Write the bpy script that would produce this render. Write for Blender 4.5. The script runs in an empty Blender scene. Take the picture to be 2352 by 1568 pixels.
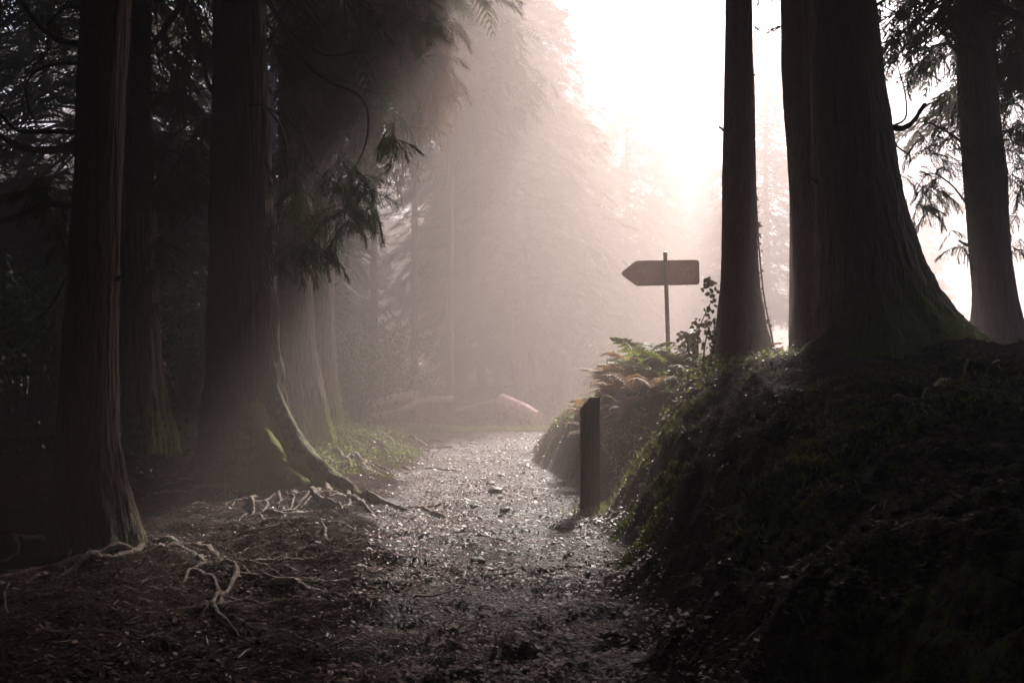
import bpy, math, random
import numpy as np
from mathutils import Vector, Matrix
R = math.radians
sc = bpy.context.scene
C = sc.collection
# ------------------------------------------------------------------ camera, sky, sun, exposure
cam_d = bpy.data.cameras.new('camera'); cam = bpy.data.objects.new('camera', cam_d); C.objects.link(cam)
CAMZ, PITCH, FPX = 1.45, R(2.4), 28.0/36.0*2352.0
cam_d.lens = 28.0; cam_d.sensor_width = 36.0; cam_d.clip_end = 1000; cam_d.clip_start = 0.05
cam.location = (0, 0, CAMZ); cam.rotation_euler = (R(90)+PITCH, 0, 0)
sc.camera = cam
SUN_EL, SUN_AZ = R(42), R(19)            # azimuth measured from +Y towards +X
w = bpy.data.worlds.new('World'); sc.world = w; w.use_nodes = True
nt = w.node_tree; bg = nt.nodes['Background']
sky = nt.nodes.new('ShaderNodeTexSky'); sky.sky_type = 'NISHITA'; sky.sun_disc = False
sky.sun_elevation = SUN_EL; sky.sun_rotation = SUN_AZ
sky.air_density = 1.0; sky.dust_density = 1.2; sky.ozone_density = 0.6
nt.links.new(sky.outputs[0], bg.inputs[0]); bg.inputs[1].default_value = 0.10
sd = bpy.data.lights.new('sun', 'SUN'); sd.energy = 3.8; sd.angle = R(7); sd.color = (1.0, 0.94, 0.88)
sun = bpy.data.objects.new('sun', sd); C.objects.link(sun)
sdir = Vector((math.sin(SUN_AZ)*math.cos(SUN_EL), math.cos(SUN_AZ)*math.cos(SUN_EL), math.sin(SUN_EL)))
sun.rotation_euler = sdir.to_track_quat('Z', 'Y').to_euler(); sun.location = sdir*40
sc.view_settings.view_transform = 'Standard'; sc.view_settings.look = 'None'
sc.view_settings.exposure = 2.55; sc.view_settings.gamma = 1.0
sc.render.engine = 'CYCLES'
cy = sc.cycles
cy.max_bounces = 5; cy.diffuse_bounces = 2; cy.glossy_bounces = 2; cy.transmission_bounces = 3
cy.volume_bounces = 0; cy.transparent_max_bounces = 6; cy.use_denoising = True
cy.sample_clamp_indirect = 6.0; cy.sample_clamp_direct = 0.0
HAZE_DENS, HAZE_COL, HAZE_G = 0.031, (0.97, 0.80, 0.745, 1), 0.40

# ------------------------------------------------------------------ helpers
def P(X, Y, d):
    """world point on the view line of photo point (X, Y), at distance d in front of the viewer"""
    cx, cz = (X-1176.0)/FPX, (784.0-Y)/FPX
    dy = math.cos(PITCH) - cz*math.sin(PITCH); dz = math.sin(PITCH) + cz*math.cos(PITCH)
    s = d/dy
    return Vector((cx*s, d, CAMZ+dz*s))

def hash3(ix, iy, iz, seed):
    h = (ix.astype(np.int64)*374761393 + iy.astype(np.int64)*668265263 + iz.astype(np.int64)*2147483647 + seed*974634777) & 0xffffffff
    h = ((h ^ (h >> 13))*1274126177) & 0xffffffff
    h = (h ^ (h >> 16)) & 0xffffffff
    return h/4294967295.0
def vnoise(x, y, z=0.0, seed=0):
    x = np.asarray(x, float); y = np.asarray(y, float); z = np.asarray(z, float)+np.zeros_like(x)
    ix, iy, iz = np.floor(x), np.floor(y), np.floor(z)
    fx, fy, fz = x-ix, y-iy, z-iz
    fx, fy, fz = fx*fx*(3-2*fx), fy*fy*(3-2*fy), fz*fz*(3-2*fz)
    r = 0
    for a in (0, 1):
        for b in (0, 1):
            for c in (0, 1):
                r = r + hash3(ix+a, iy+b, iz+c, seed)*(fx if a else 1-fx)*(fy if b else 1-fy)*(fz if c else 1-fz)
    return r*2-1
def fbm(x, y, z=0.0, oct=4, seed=0, gain=0.5):
    r = 0; a = 1.0; f = 1.0
    for i in range(oct):
        r = r + a*vnoise(np.asarray(x)*f, np.asarray(y)*f, np.asarray(z)*f, seed+i*17); a *= gain; f *= 2.03
    return r
def sstep(a, b, x):
    t = np.clip((np.asarray(x, float)-a)/(b-a), 0, 1); return t*t*(3-2*t)

def mesh_obj(name, verts, faces, mat, parent=None, smooth=False, attrs=None, matrix=None):
    """verts (n,3); faces: (m,k) array or list of arrays"""
    me = bpy.data.meshes.new(name)
    verts = np.asarray(verts, np.float32)
    fl = faces if isinstance(faces, (list, tuple)) and len(faces) and isinstance(faces[0], np.ndarray) and faces[0].ndim == 2 else [np.asarray(faces)]
    loops = np.concatenate([f.reshape(-1) for f in fl]).astype(np.int32)
    tot = np.concatenate([np.full(len(f), f.shape[1], np.int32) for f in fl])
    st = np.concatenate([[0], np.cumsum(tot)[:-1]]).astype(np.int32)
    me.vertices.add(len(verts)); me.vertices.foreach_set('co', verts.reshape(-1))
    me.loops.add(len(loops)); me.loops.foreach_set('vertex_index', loops)
    me.polygons.add(len(tot)); me.polygons.foreach_set('loop_start', st); me.polygons.foreach_set('loop_total', tot)
    if smooth: me.polygons.foreach_set('use_smooth', np.ones(len(tot), bool))
    me.update(calc_edges=True)
    for k, v in (attrs or {}).items():
        a = me.attributes.new(k, 'FLOAT', 'POINT'); a.data.foreach_set('value', np.asarray(v, np.float32))
    if mat: me.materials.append(mat)
    o = bpy.data.objects.new(name, me); C.objects.link(o)
    if parent:
        o.parent = parent
        o.location = -Vector(parent.location)
    return o
def tag(o, label=None, cat=None, group=None, kind=None):
    if label: o['label'] = label
    if cat: o['category'] = cat
    if group: o['group'] = group
    if kind: o['kind'] = kind
    return o
def empty(name, loc, label, cat, group=None):
    o = bpy.data.objects.new(name, None); C.objects.link(o); o.location = loc; o.empty_display_size = 0.2
    return tag(o, label, cat, group)

# ------------------------------------------------------------------ materials
def new_mat(name):
    m = bpy.data.materials.new(name); m.use_nodes = True
    return m, m.node_tree, m.node_tree.nodes['Principled BSDF']
def N(t, typ, **kw):
    n = t.nodes.new(typ)
    for k, v in kw.items(): setattr(n, k, v)
    return n
def noise_node(t, scale, detail=6, vec=None, rough=0.6):
    n = N(t, 'ShaderNodeTexNoise'); n.inputs['Scale'].default_value = scale; n.inputs['Detail'].default_value = detail
    n.inputs['Roughness'].default_value = rough
    if vec is not None: t.links.new(vec, n.inputs['Vector'])
    return n
def ramp(t, fac, stops):
    r = N(t, 'ShaderNodeValToRGB'); e = r.color_ramp.elements
    e[0].position, e[0].color = stops[0][0], (*stops[0][1], 1)
    e[1].position, e[1].color = stops[-1][0], (*stops[-1][1], 1)
    for p, c in stops[1:-1]:
        x = e.new(p); x.color = (*c, 1)
    t.links.new(fac, r.inputs[0]); return r
def mix(t, fac, a, b):
    m = N(t, 'ShaderNodeMixRGB')
    for s, v in ((m.inputs[0], fac), (m.inputs[1], a), (m.inputs[2], b)):
        if hasattr(v, 'is_output'): t.links.new(v, s)
        else: s.default_value = v if isinstance(v, float) else (*v, 1)
    return m.outputs[0]
def bump(t, bsdf, h, strength, dist):
    b = N(t, 'ShaderNodeBump'); b.inputs['Strength'].default_value = strength; b.inputs['Distance'].default_value = dist
    t.links.new(h, b.inputs['Height']); t.links.new(b.outputs[0], bsdf.inputs['Normal']); return b
def mathn(t, op, a, b):
    m = N(t, 'ShaderNodeMath', operation=op)
    for s, v in ((m.inputs[0], a), (m.inputs[1], b)):
        if hasattr(v, 'is_output'): t.links.new(v, s)
        else: s.default_value = v
    return m.outputs[0]

def bark_material(name, c1, c2, moss=(0.16, 0.20, 0.012)):
    m, t, b = new_mat(name)
    tc = N(t, 'ShaderNodeTexCoord'); mp = N(t, 'ShaderNodeMapping'); mp.inputs['Scale'].default_value = (1, 1, 0.17)
    t.links.new(tc.outputs['Object'], mp.inputs[0])
    n1 = noise_node(t, 34, 8, mp.outputs[0], 0.65); n2 = noise_node(t, 9, 5, mp.outputs[0]); n3 = noise_node(t, 60, 4, tc.outputs['Object'])
    col = ramp(t, n1.outputs[0], [(0.36, c1), (0.62, c2)])
    at = N(t, 'ShaderNodeAttribute', attribute_name='moss')
    nm = noise_node(t, 14, 6, tc.outputs['Object'], 0.7)
    f = mathn(t, 'MULTIPLY', mathn(t, 'SUBTRACT', mathn(t, 'ADD', at.outputs['Fac'], mathn(t, 'MULTIPLY', nm.outputs[0], 1.2)), 1.0), 5.0)
    f.node.use_clamp = True
    c = mix(t, f, col.outputs[0], moss); t.links.new(c, b.inputs['Base Color'])
    b.inputs['Roughness'].default_value = 0.75; b.inputs['Specular IOR Level'].default_value = 0.35
    h = mathn(t, 'ADD', mathn(t, 'MULTIPLY', n1.outputs[0], 1.0), mathn(t, 'MULTIPLY', n2.outputs[0], 1.0))
    h = mathn(t, 'ADD', h, mathn(t, 'MULTIPLY', n3.outputs[0], 0.25))
    bump(t, b, h, 1.0, 0.05)
    return m
def leafy_material(name, c1, c2, trans=0.4, rough=0.5, scale=3.0, spec=0.4):
    m, t, b = new_mat(name)
    tc = N(t, 'ShaderNodeTexCoord'); n1 = noise_node(t, scale, 3, tc.outputs['Object'])
    col = ramp(t, n1.outputs[0], [(0.35, c1), (0.65, c2)])
    t.links.new(col.outputs[0], b.inputs['Base Color']); b.inputs['Roughness'].default_value = rough
    b.inputs['Specular IOR Level'].default_value = spec
    tr = N(t, 'ShaderNodeBsdfTranslucent'); t.links.new(col.outputs[0], tr.inputs[0])
    ms = N(t, 'ShaderNodeMixShader'); ms.inputs[0].default_value = trans
    t.links.new(b.outputs[0], ms.inputs[1]); t.links.new(tr.outputs[0], ms.inputs[2])
    t.links.new(ms.outputs[0], t.nodes['Material Output'].inputs['Surface'])
    return m
def plain(name, col, rough=0.6, metal=0.0, nscale=40, var=0.3, bd=0.002):
    m, t, b = new_mat(name)
    tc = N(t, 'ShaderNodeTexCoord'); n1 = noise_node(t, nscale, 5, tc.outputs['Object'])
    r = ramp(t, n1.outputs[0], [(0.3, tuple(c*(1-var) for c in col)), (0.7, tuple(min(1, c*(1+var)) for c in col))])
    t.links.new(r.outputs[0], b.inputs['Base Color']); b.inputs['Roughness'].default_value = rough; b.inputs['Metallic'].default_value = metal
    bump(t, b, n1.outputs[0], 0.5, bd); return m

M = {}
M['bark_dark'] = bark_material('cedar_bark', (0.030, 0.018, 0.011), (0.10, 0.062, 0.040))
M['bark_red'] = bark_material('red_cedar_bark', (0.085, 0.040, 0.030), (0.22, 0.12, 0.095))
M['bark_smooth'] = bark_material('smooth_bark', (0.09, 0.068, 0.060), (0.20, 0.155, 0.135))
M['bark_hazed'] = bark_material('hazed_smooth_bark', (0.20, 0.145, 0.13), (0.38, 0.29, 0.26))  # smooth bark lightened, a veil of mist put into the colour
M['root'] = bark_material('root_bark', (0.10, 0.065, 0.045), (0.30, 0.21, 0.155))
M['root'].node_tree.nodes['Principled BSDF'].inputs['Roughness'].default_value = 0.45
M['branch'] = plain('branch_bark', (0.035, 0.026, 0.02), 0.7, nscale=30)
M['twig'] = plain('dry_twig', (0.18, 0.13, 0.09), 0.55, nscale=30)
M['needle'] = leafy_material('cedar_needles', (0.020, 0.036, 0.006), (0.058, 0.076, 0.012), 0.3, 0.5, 2.5)
M['needle_brown'] = leafy_material('cedar_needles_russet', (0.10, 0.055, 0.022), (0.20, 0.11, 0.045), 0.35, 0.5, 2.0)
M['needle_far'] = leafy_material('far_needles', (0.03, 0.036, 0.014), (0.075, 0.07, 0.03), 0.35, 0.55, 0.5)
M['leaf'] = leafy_material('laurel_leaf', (0.05, 0.085, 0.014), (0.11, 0.15, 0.03), 0.4, 0.22, 4.0, 0.6)
M['leaf_yellow'] = leafy_material('yellow_green_leaf', (0.16, 0.17, 0.03), (0.24, 0.24, 0.06), 0.5, 0.4, 8.0)
M['leaf_brown'] = leafy_material('sapling_leaf', (0.06, 0.05, 0.02), (0.12, 0.085, 0.035), 0.4, 0.4, 8.0)
M['fern_brown'] = leafy_material('dying_bracken', (0.26, 0.14, 0.065), (0.45, 0.28, 0.13), 0.55, 0.6, 6.0)
M['fern_green'] = leafy_material('green_fern', (0.14, 0.18, 0.03), (0.34, 0.38, 0.09), 0.55, 0.5, 6.0)
M['grass'] = leafy_material('grass_blade', (0.20, 0.26, 0.08), (0.42, 0.44, 0.18), 0.4, 0.5, 1.0)
M['moss'] = leafy_material('moss_tuft', (0.08, 0.11, 0.01), (0.20, 0.23, 0.02), 0.35, 0.7, 3.0)
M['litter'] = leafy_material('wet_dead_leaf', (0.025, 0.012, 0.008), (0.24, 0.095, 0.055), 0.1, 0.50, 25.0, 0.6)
M['litter_shaded'] = leafy_material('dull_shaded_leaf', (0.022, 0.013, 0.009), (0.075, 0.046, 0.03), 0.15, 0.75, 25.0, 0.2)  # darker, duller copy of the wet leaf, bank shade put into its colour
M['brush'] = leafy_material('dry_brush', (0.14, 0.075, 0.045), (0.36, 0.22, 0.14), 0.35, 0.6, 0.8)
M['stone'] = plain('path_stone', (0.10, 0.08, 0.07), 0.5, nscale=20, bd=0.006)
M['post_wood'] = bark_material('weathered_post_wood', (0.030, 0.020, 0.014), (0.10, 0.068, 0.048))
M['log_cut'] = plain('peeled_log_wood', (0.72, 0.45, 0.36), 0.6, nscale=12)
M['log_bark'] = plain('log_bark', (0.36, 0.26, 0.18), 0.8, nscale=12, bd=0.01)
M['sign'] = plain('sign_back_paint', (0.68, 0.36, 0.29), 0.6, nscale=8, var=0.2)
M['sign_rim'] = plain('sign_rim', (0.45, 0.20, 0.15), 0.5, nscale=8, var=0.2)
M['sign_mark'] = plain('sign_ghost_mark', (0.85, 0.58, 0.50), 0.6, nscale=20, var=0.2)
M['steel'] = plain('dull_steel', (0.34, 0.24, 0.20), 0.45, 0.4, nscale=20)

def ground_material():
    m, t, b = new_mat('forest_floor')
    tc = N(t, 'ShaderNodeTexCoord'); v = tc.outputs['Object']
    big = noise_node(t, 1.3, 5, v); mid = noise_node(t, 14, 6, v, 0.7); fine = noise_node(t, 70, 5, v, 0.7)
    vor = N(t, 'ShaderNodeTexVoronoi'); vor.inputs['Scale'].default_value = 38; t.links.new(v, vor.inputs['Vector'])
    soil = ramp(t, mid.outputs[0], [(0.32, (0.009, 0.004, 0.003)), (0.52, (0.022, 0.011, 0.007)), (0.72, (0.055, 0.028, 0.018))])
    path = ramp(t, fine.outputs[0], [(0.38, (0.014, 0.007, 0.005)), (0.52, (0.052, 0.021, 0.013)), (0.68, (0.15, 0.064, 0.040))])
    moss = ramp(t, fine.outputs[0], [(0.35, (0.025, 0.04, 0.006)), (0.65, (0.10, 0.125, 0.018))])
    ap = N(t, 'ShaderNodeAttribute', attribute_name='pathm'); am = N(t, 'ShaderNodeAttribute', attribute_name='moss')
    ag = N(t, 'ShaderNodeAttribute', attribute_name='bright')
    pv_ = noise_node(t, 2.2, 4, v, 0.6); pd = ramp(t, pv_.outputs[0], [(0.40, (0.25, 0.25, 0.25)), (0.58, (1, 1, 1))])
    pm = N(t, 'ShaderNodeMixRGB', blend_type='MULTIPLY'); pm.inputs[0].default_value = 1.0
    t.links.new(path.outputs[0], pm.inputs[1]); t.links.new(pd.outputs[0], pm.inputs[2])
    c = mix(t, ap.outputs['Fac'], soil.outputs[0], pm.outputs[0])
    f = mathn(t, 'MULTIPLY', mathn(t, 'SUBTRACT', mathn(t, 'ADD', am.outputs['Fac'], mathn(t, 'MULTIPLY', mid.outputs[0], 1.3)), 1.05), 5.0)
    f.node.use_clamp = True
    c = mix(t, f, c, moss.outputs[0]); t.links.new(c, b.inputs['Base Color'])
    rr = mix(t, ap.outputs['Fac'], (0.9, 0.9, 0.9), ramp(t, big.outputs[0], [(0.42, (0.28,)*3), (0.6, (0.5,)*3)]).outputs[0])
    t.links.new(mix(t, f, rr, (0.9, 0.9, 0.9)), b.inputs['Roughness'])
    t.links.new(mathn(t, 'ADD', mathn(t, 'MULTIPLY', ap.outputs['Fac'], 0.6), 0.08), b.inputs['Specular IOR Level'])
    h = mathn(t, 'ADD', mathn(t, 'MULTIPLY', mid.outputs[0], 1.2), mathn(t, 'MULTIPLY', fine.outputs[0], 0.6))
    h = mathn(t, 'ADD', h, mathn(t, 'MULTIPLY', vor.outputs['Distance'], 0.5))
    bump(t, b, h, 1.0, 0.035)
    return m
M['ground'] = ground_material()

# ------------------------------------------------------------------ terrain
KY = np.array([0, 3, 5, 6.5, 8.5, 10.5, 12, 13.5, 15, 16.5, 18, 20, 24, 40])
FOOT = np.array([.45, .55, .70, .80, .93, .75, .55, .36, .40, .70, 1.2, 2.2, 5, 9])
TOPH = np.array([1.0, 1.15, 1.35, 1.5, 1.62, 1.62, 1.55, 1.3, 1.0, .7, .45, .30, .3, .5])
STEEP = np.array([.9, .8, .75, .7, .7, .6, .50, .42, .5, .6, .8, 1.0, 1.5, 2])
LEDGE = np.array([-.55, -.62, -.8, -.95, -1.25, -1.45, -1.55, -1.5, -1.5, -1.55, -1.8, -4, -9, -12])
LTOP = np.array([.10, .10, .12, .14, .25, .42, .55, .66, .72, .66, .45, .15, .1, .1])
def H(x, y, detail=True):
    x = np.asarray(x, float); y = np.asarray(y, float)
    yc = np.clip(y, 0, 40)
    wob = 0.12*vnoise(y*0.9, y*0+3.3, 0, 5)+0.06*vnoise(y*2.6, y*0+1.3, 0, 6)
    foot = np.interp(yc, KY, FOOT)+wob; toph = np.interp(yc, KY, TOPH); st = np.interp(yc, KY, STEEP)
    le = np.interp(yc, KY, LEDGE)+0.5*wob; lt = np.interp(yc, KY, LTOP)
    far = sstep(20.5, 34, y)
    z = far*0.85 + 0.7*sstep(34, 80, y)
    dr = np.maximum(x-foot, 0)
    bank = toph*(1-np.exp(-dr*dr/(dr+0.18)/st)) + 0.045*np.clip(x-2.5, 0, 6)*np.exp(-((y-9)/9)**2)
    dl = np.maximum(le-x, 0)
    left = lt*(1-np.exp(-dl*dl/(dl+0.4)/1.1)) + 0.05*np.clip(-x-3.2, 0, 8)*(1-far)
    z = z+bank+left
    offp = np.clip((dr+dl)*1.6, 0, 1)
    z = z + offp*(0.12*fbm(x*0.7, y*0.7, 0, 4, 21)) + 0.02*fbm(x*1.7, y*1.7, 0, 3, 31)
    if detail:
        steep = np.clip(dr*2.0, 0, 1)*np.exp(-dr/1.6)*np.exp(-((y-7)/9)**2)
        z = z + steep*(0.22*fbm(x*2.6, y*1.9, 0, 4, 51, 0.6)) + steep*0.08*np.abs(vnoise(x*9, y*5, 0, 58))
        z = z + (0.010+0.022*offp)*fbm(x*6, y*6, 0, 3, 41, 0.6)
        # trodden rut and leaf ridges across the path
        z = z + (0.045*np.maximum(0, fbm(x*1.3, y*3.2, 0, 4, 71, 0.6))+0.02*fbm(x*5, y*9, 0, 3, 73))*(1-offp)*np.exp(-((y-4)/7)**2)
    return z
def h1(x, y): return float(H(np.array([x]), np.array([y]))[0])

tx = np.linspace(-1, 1, 600); gx = np.sign(tx)*(3.2*np.abs(tx)+ 90*np.abs(tx)**7+6*np.abs(tx)**3)
ys = [-30.0]
while ys[-1] < 150:
    y = ys[-1]
    d = 0.03+0.004*max(0, y-3)+0.0006*max(0, y-12)**2 if y > 2.2 else max(0.05, min(1.5, (2.6-y)*0.25))
    ys.append(y+d)
gy = np.array(ys)
GX, GY = np.meshgrid(gx, gy)
GZ = H(GX, GY)
yc = np.clip(GY, 0, 40)
foot_g = np.interp(yc, KY, FOOT); le_g = np.interp(yc, KY, LEDGE)
drg = GX-foot_g; dlg = le_g-GX
edge = np.maximum(drg, dlg)+0.25*fbm(GX*1.8, GY*1.8, 0, 3, 91)
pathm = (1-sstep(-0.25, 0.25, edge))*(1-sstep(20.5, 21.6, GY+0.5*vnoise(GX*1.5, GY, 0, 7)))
mossg = 0.55*sstep(0.1, 0.7, drg)*(0.5+0.5*np.exp(-np.maximum(drg, 0)/2.5)) + 0.55*sstep(0.3, 1.2, dlg)*sstep(8, 12, GY) \
    + 0.12*sstep(0.3, 1.5, dlg) + 0.35*sstep(20.5, 21.5, GY)
nx, ny = len(gx), len(gy)
idx = np.arange(nx*ny).reshape(ny, nx)
q = np.stack([idx[:-1, :-1], idx[:-1, 1:], idx[1:, 1:], idx[1:, :-1]], -1).reshape(-1, 4)
V = np.stack([GX, GY, GZ], -1).reshape(-1, 3)
isp = ((edge[:-1, :-1] < 0.0) & (GY[:-1, :-1] > -30) & (GY[:-1, :-1] < 21.2)).reshape(-1)
def sub(name, mask):
    f = q[mask]; u, inv = np.unique(f, return_inverse=True)
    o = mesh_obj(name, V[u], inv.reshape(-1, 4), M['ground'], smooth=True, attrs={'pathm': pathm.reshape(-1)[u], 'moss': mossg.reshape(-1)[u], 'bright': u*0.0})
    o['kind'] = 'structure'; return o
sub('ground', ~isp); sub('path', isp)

# ------------------------------------------------------------------ blade cloud: crossed diamonds
class Blades:
    def __init__(s): s.a = []; s.b = []; s.w = []; s.n = []
    def add(s, a, b, w, n):
        a = np.atleast_2d(a); s.a.append(a); s.b.append(np.atleast_2d(b)); s.w.append(np.zeros(len(a))+w); s.n.append(np.zeros((len(a), 3))+n)
    def arrays(s): return [np.concatenate(z) for z in (s.a, s.b, s.w, s.n)]
def blade_mesh(arr, belly=0.4):
    a, b, w, n = arr
    d = b-a; side = np.cross(d, n); side /= np.linalg.norm(side, axis=1, keepdims=True)+1e-9
    m = a+d*belly
    v = np.stack([a, m+side*w[:, None], b, m-side*w[:, None]], 1).reshape(-1, 3)
    f = np.arange(len(v)).reshape(-1, 4)
    return v, f
def unit(v): v = np.asarray(v, float); return v/(np.linalg.norm(v, axis=-1, keepdims=True)+1e-9)

def spray_template(seed, fine=True, ntw=11):
    """a cedar spray about 1 long along +X, drooping to -Z, twigs left and right"""
    g = np.random.default_rng(seed); B = Blades()
    t = np.linspace(0, 1, 12); stem = np.stack([t-0.12*t*t, 0.06*np.sin(t*3+g.uniform(0, 6)), -0.28*t*t], 1)
    B.add(stem[:-1], stem[1:]+ (stem[1:]-stem[:-1])*0.4, 0.012, (0, 0, 1)); B.add(stem[:-1], stem[1:]+(stem[1:]-stem[:-1])*0.4, 0.012, (0, 1, 0))
    for i in range(ntw):
        u = 0.08+0.9*i/(ntw-1)
        p = np.array([np.interp(u, t, stem[:, k]) for k in range(3)])
        for s in (-1, 1):
            if g.random() < 0.12: continue
            L = (0.42*(1-u)**0.6+0.12)*g.uniform(0.7, 1.15)*min(1, 0.5+u*4)
            d = unit([0.75+g.normal(0, .12), s*(0.75-0.35*u), -0.30+g.normal(0, .16)])
            k = 4 if fine else 2
            pts = [p]; dd = d.copy()
            for j in range(k):
                pts.append(pts[-1]+dd*L/k); dd = unit(dd+np.array([0.06, -s*0.05, -0.16]))
            pts = np.array(pts)
            seg = pts[1:]-pts[:-1]
            wv = (0.017 if fine else 0.032)*np.linspace(1, 0.55, k)
            B.add(pts[:-1]-seg*0.15, pts[1:]+seg*0.25, wv, (0, 0, 1)); B.add(pts[:-1]-seg*0.15, pts[1:]+seg*0.25, wv, (0, 1, 0.2))
            if fine:
                m = 8
                uu = np.linspace(0.05, 1, m); q0 = np.stack([np.interp(uu, np.linspace(0, 1, k+1), pts[:, c]) for c in range(3)], 1)
                ax = unit(pts[-1]-pts[0]); r = g.normal(0, 1, (m, 3)); r -= (r@ax)[:, None]*ax; r = unit(r)
                B.add(q0, q0+(ax*0.8+r*0.8)*0.055, 0.007, r[::-1]+0.01)
    return B.arrays()
TF = [spray_template(s, True) for s in (1, 2, 3, 4)]
TC = [spray_template(s, False, 7) for s in (5, 6, 7, 8)]
def place_sprays(lst, temps, rng):
    """lst of (pos, direction, length, roll)"""
    A = []; Bv = []; W = []; NN = []
    for p, d, L, roll in lst:
        a, b, w, n = temps[rng.integers(len(temps))]
        x = unit(d); up = np.array([0, 0, 1.0])
        if abs(x[2]) > 0.97: up = np.array([0, 1.0, 0])
        y = unit(np.cross(up, x)); z = np.cross(x, y)
        c, s = math.cos(roll), math.sin(roll); y, z = y*c+z*s, z*c-y*s
        Rm = np.stack([x, y, z]); s2 = rng.choice([-1, 1])
        fl = np.array([1, s2, 1.0])
        A.append((a*fl)@Rm*L+p); Bv.append((b*fl)@Rm*L+p); W.append(w*L); NN.append((n*fl)@Rm)
    return [np.concatenate(z) for z in (A, Bv, W, NN)]

# ------------------------------------------------------------------ tubes and trunks
def tube_arrays(pts, rad, k=7, rough=0.0, seed=0):
    pts = np.asarray([tuple(p) for p in pts], float); rad = np.asarray(rad, float)
    t = np.gradient(pts, axis=0); t = unit(t)
    ref = np.array([0.13, 0.21, 0.97]); 
    if abs(np.mean(t, 0)[2]) > 0.8: ref = np.array([0.97, 0.2, 0.1])
    u = unit(np.cross(t, ref)); v = np.cross(t, u)
    th = np.linspace(0, 2*np.pi, k, endpoint=False)
    rr = rad[:, None]*np.ones(k)
    if rough: 
        rr = rr*(1+rough*vnoise(np.cos(th)[None, :]*1.5+np.arange(len(pts))[:, None]*0.35, np.sin(th)[None, :]*1.5+pts[:, :1]*0, 0, seed))
    ring = pts[:, None, :]+rr[:, :, None]*(np.cos(th)[None, :, None]*u[:, None, :]+np.sin(th)[None, :, None]*v[:, None, :])
    n = len(pts); vs = ring.reshape(-1, 3)
    i = np.arange(n*k).reshape(n, k)
    f = np.stack([i[:-1], np.roll(i, -1, 1)[:-1], np.roll(i, -1, 1)[1:], i[1:]], -1).reshape(-1, 4)
    vs = np.concatenate([vs, pts[:1]-t[:1]*rad[0]*0.3, pts[-1:]+t[-1:]*rad[-1]])
    a, b = n*k, n*k+1
    c0 = np.stack([np.roll(i[0], -1), i[0], np.full(k, a)], 1); c1 = np.stack([i[-1], np.roll(i[-1], -1), np.full(k, b)], 1)
    return vs, f, np.concatenate([c0, c1])
def smooth_path(pts, n=24):
    pts = np.asarray([tuple(p) for p in pts], float)
    if len(pts) < 3:
        t = np.linspace(0, 1, n)[:, None]; return pts[0]*(1-t)+pts[-1]*t
    ext = np.concatenate([[2*pts[0]-pts[1]], pts, [2*pts[-1]-pts[-2]]])
    out = []; m = max(2, n//(len(pts)-1))
    for i in range(len(pts)-1):
        p0, p1, p2, p3 = ext[i:i+4]
        for t in np.linspace(0, 1, m, endpoint=False):
            out.append(0.5*((2*p1)+(-p0+p2)*t+(2*p0-5*p1+4*p2-p3)*t*t+(-p0+3*p1-3*p2+p3)*t**3))
    out.append(pts[-1]); return np.array(out)
def join(parts):
    vs = []; qs = []; ts = []; o = 0
    for v, f, c in parts:
        vs.append(v); qs.append(f+o); ts.append(c+o); o += len(v)
    return np.concatenate(vs), [np.concatenate(qs), np.concatenate(ts)]
def tube(name, pts, r0, r1, mat, parent=None, n=24, k=7, rough=0.0, power=1.0, seed=0, moss=0.0):
    p = smooth_path(pts, n); t = np.linspace(0, 1, len(p))
    rad = r0+(r1-r0)*t**power
    v, f, c = tube_arrays(p, rad, k, rough, seed)
    return mesh_obj(name, v, [f, c], mat, parent, True, {'moss': np.full(len(v), moss)})

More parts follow.
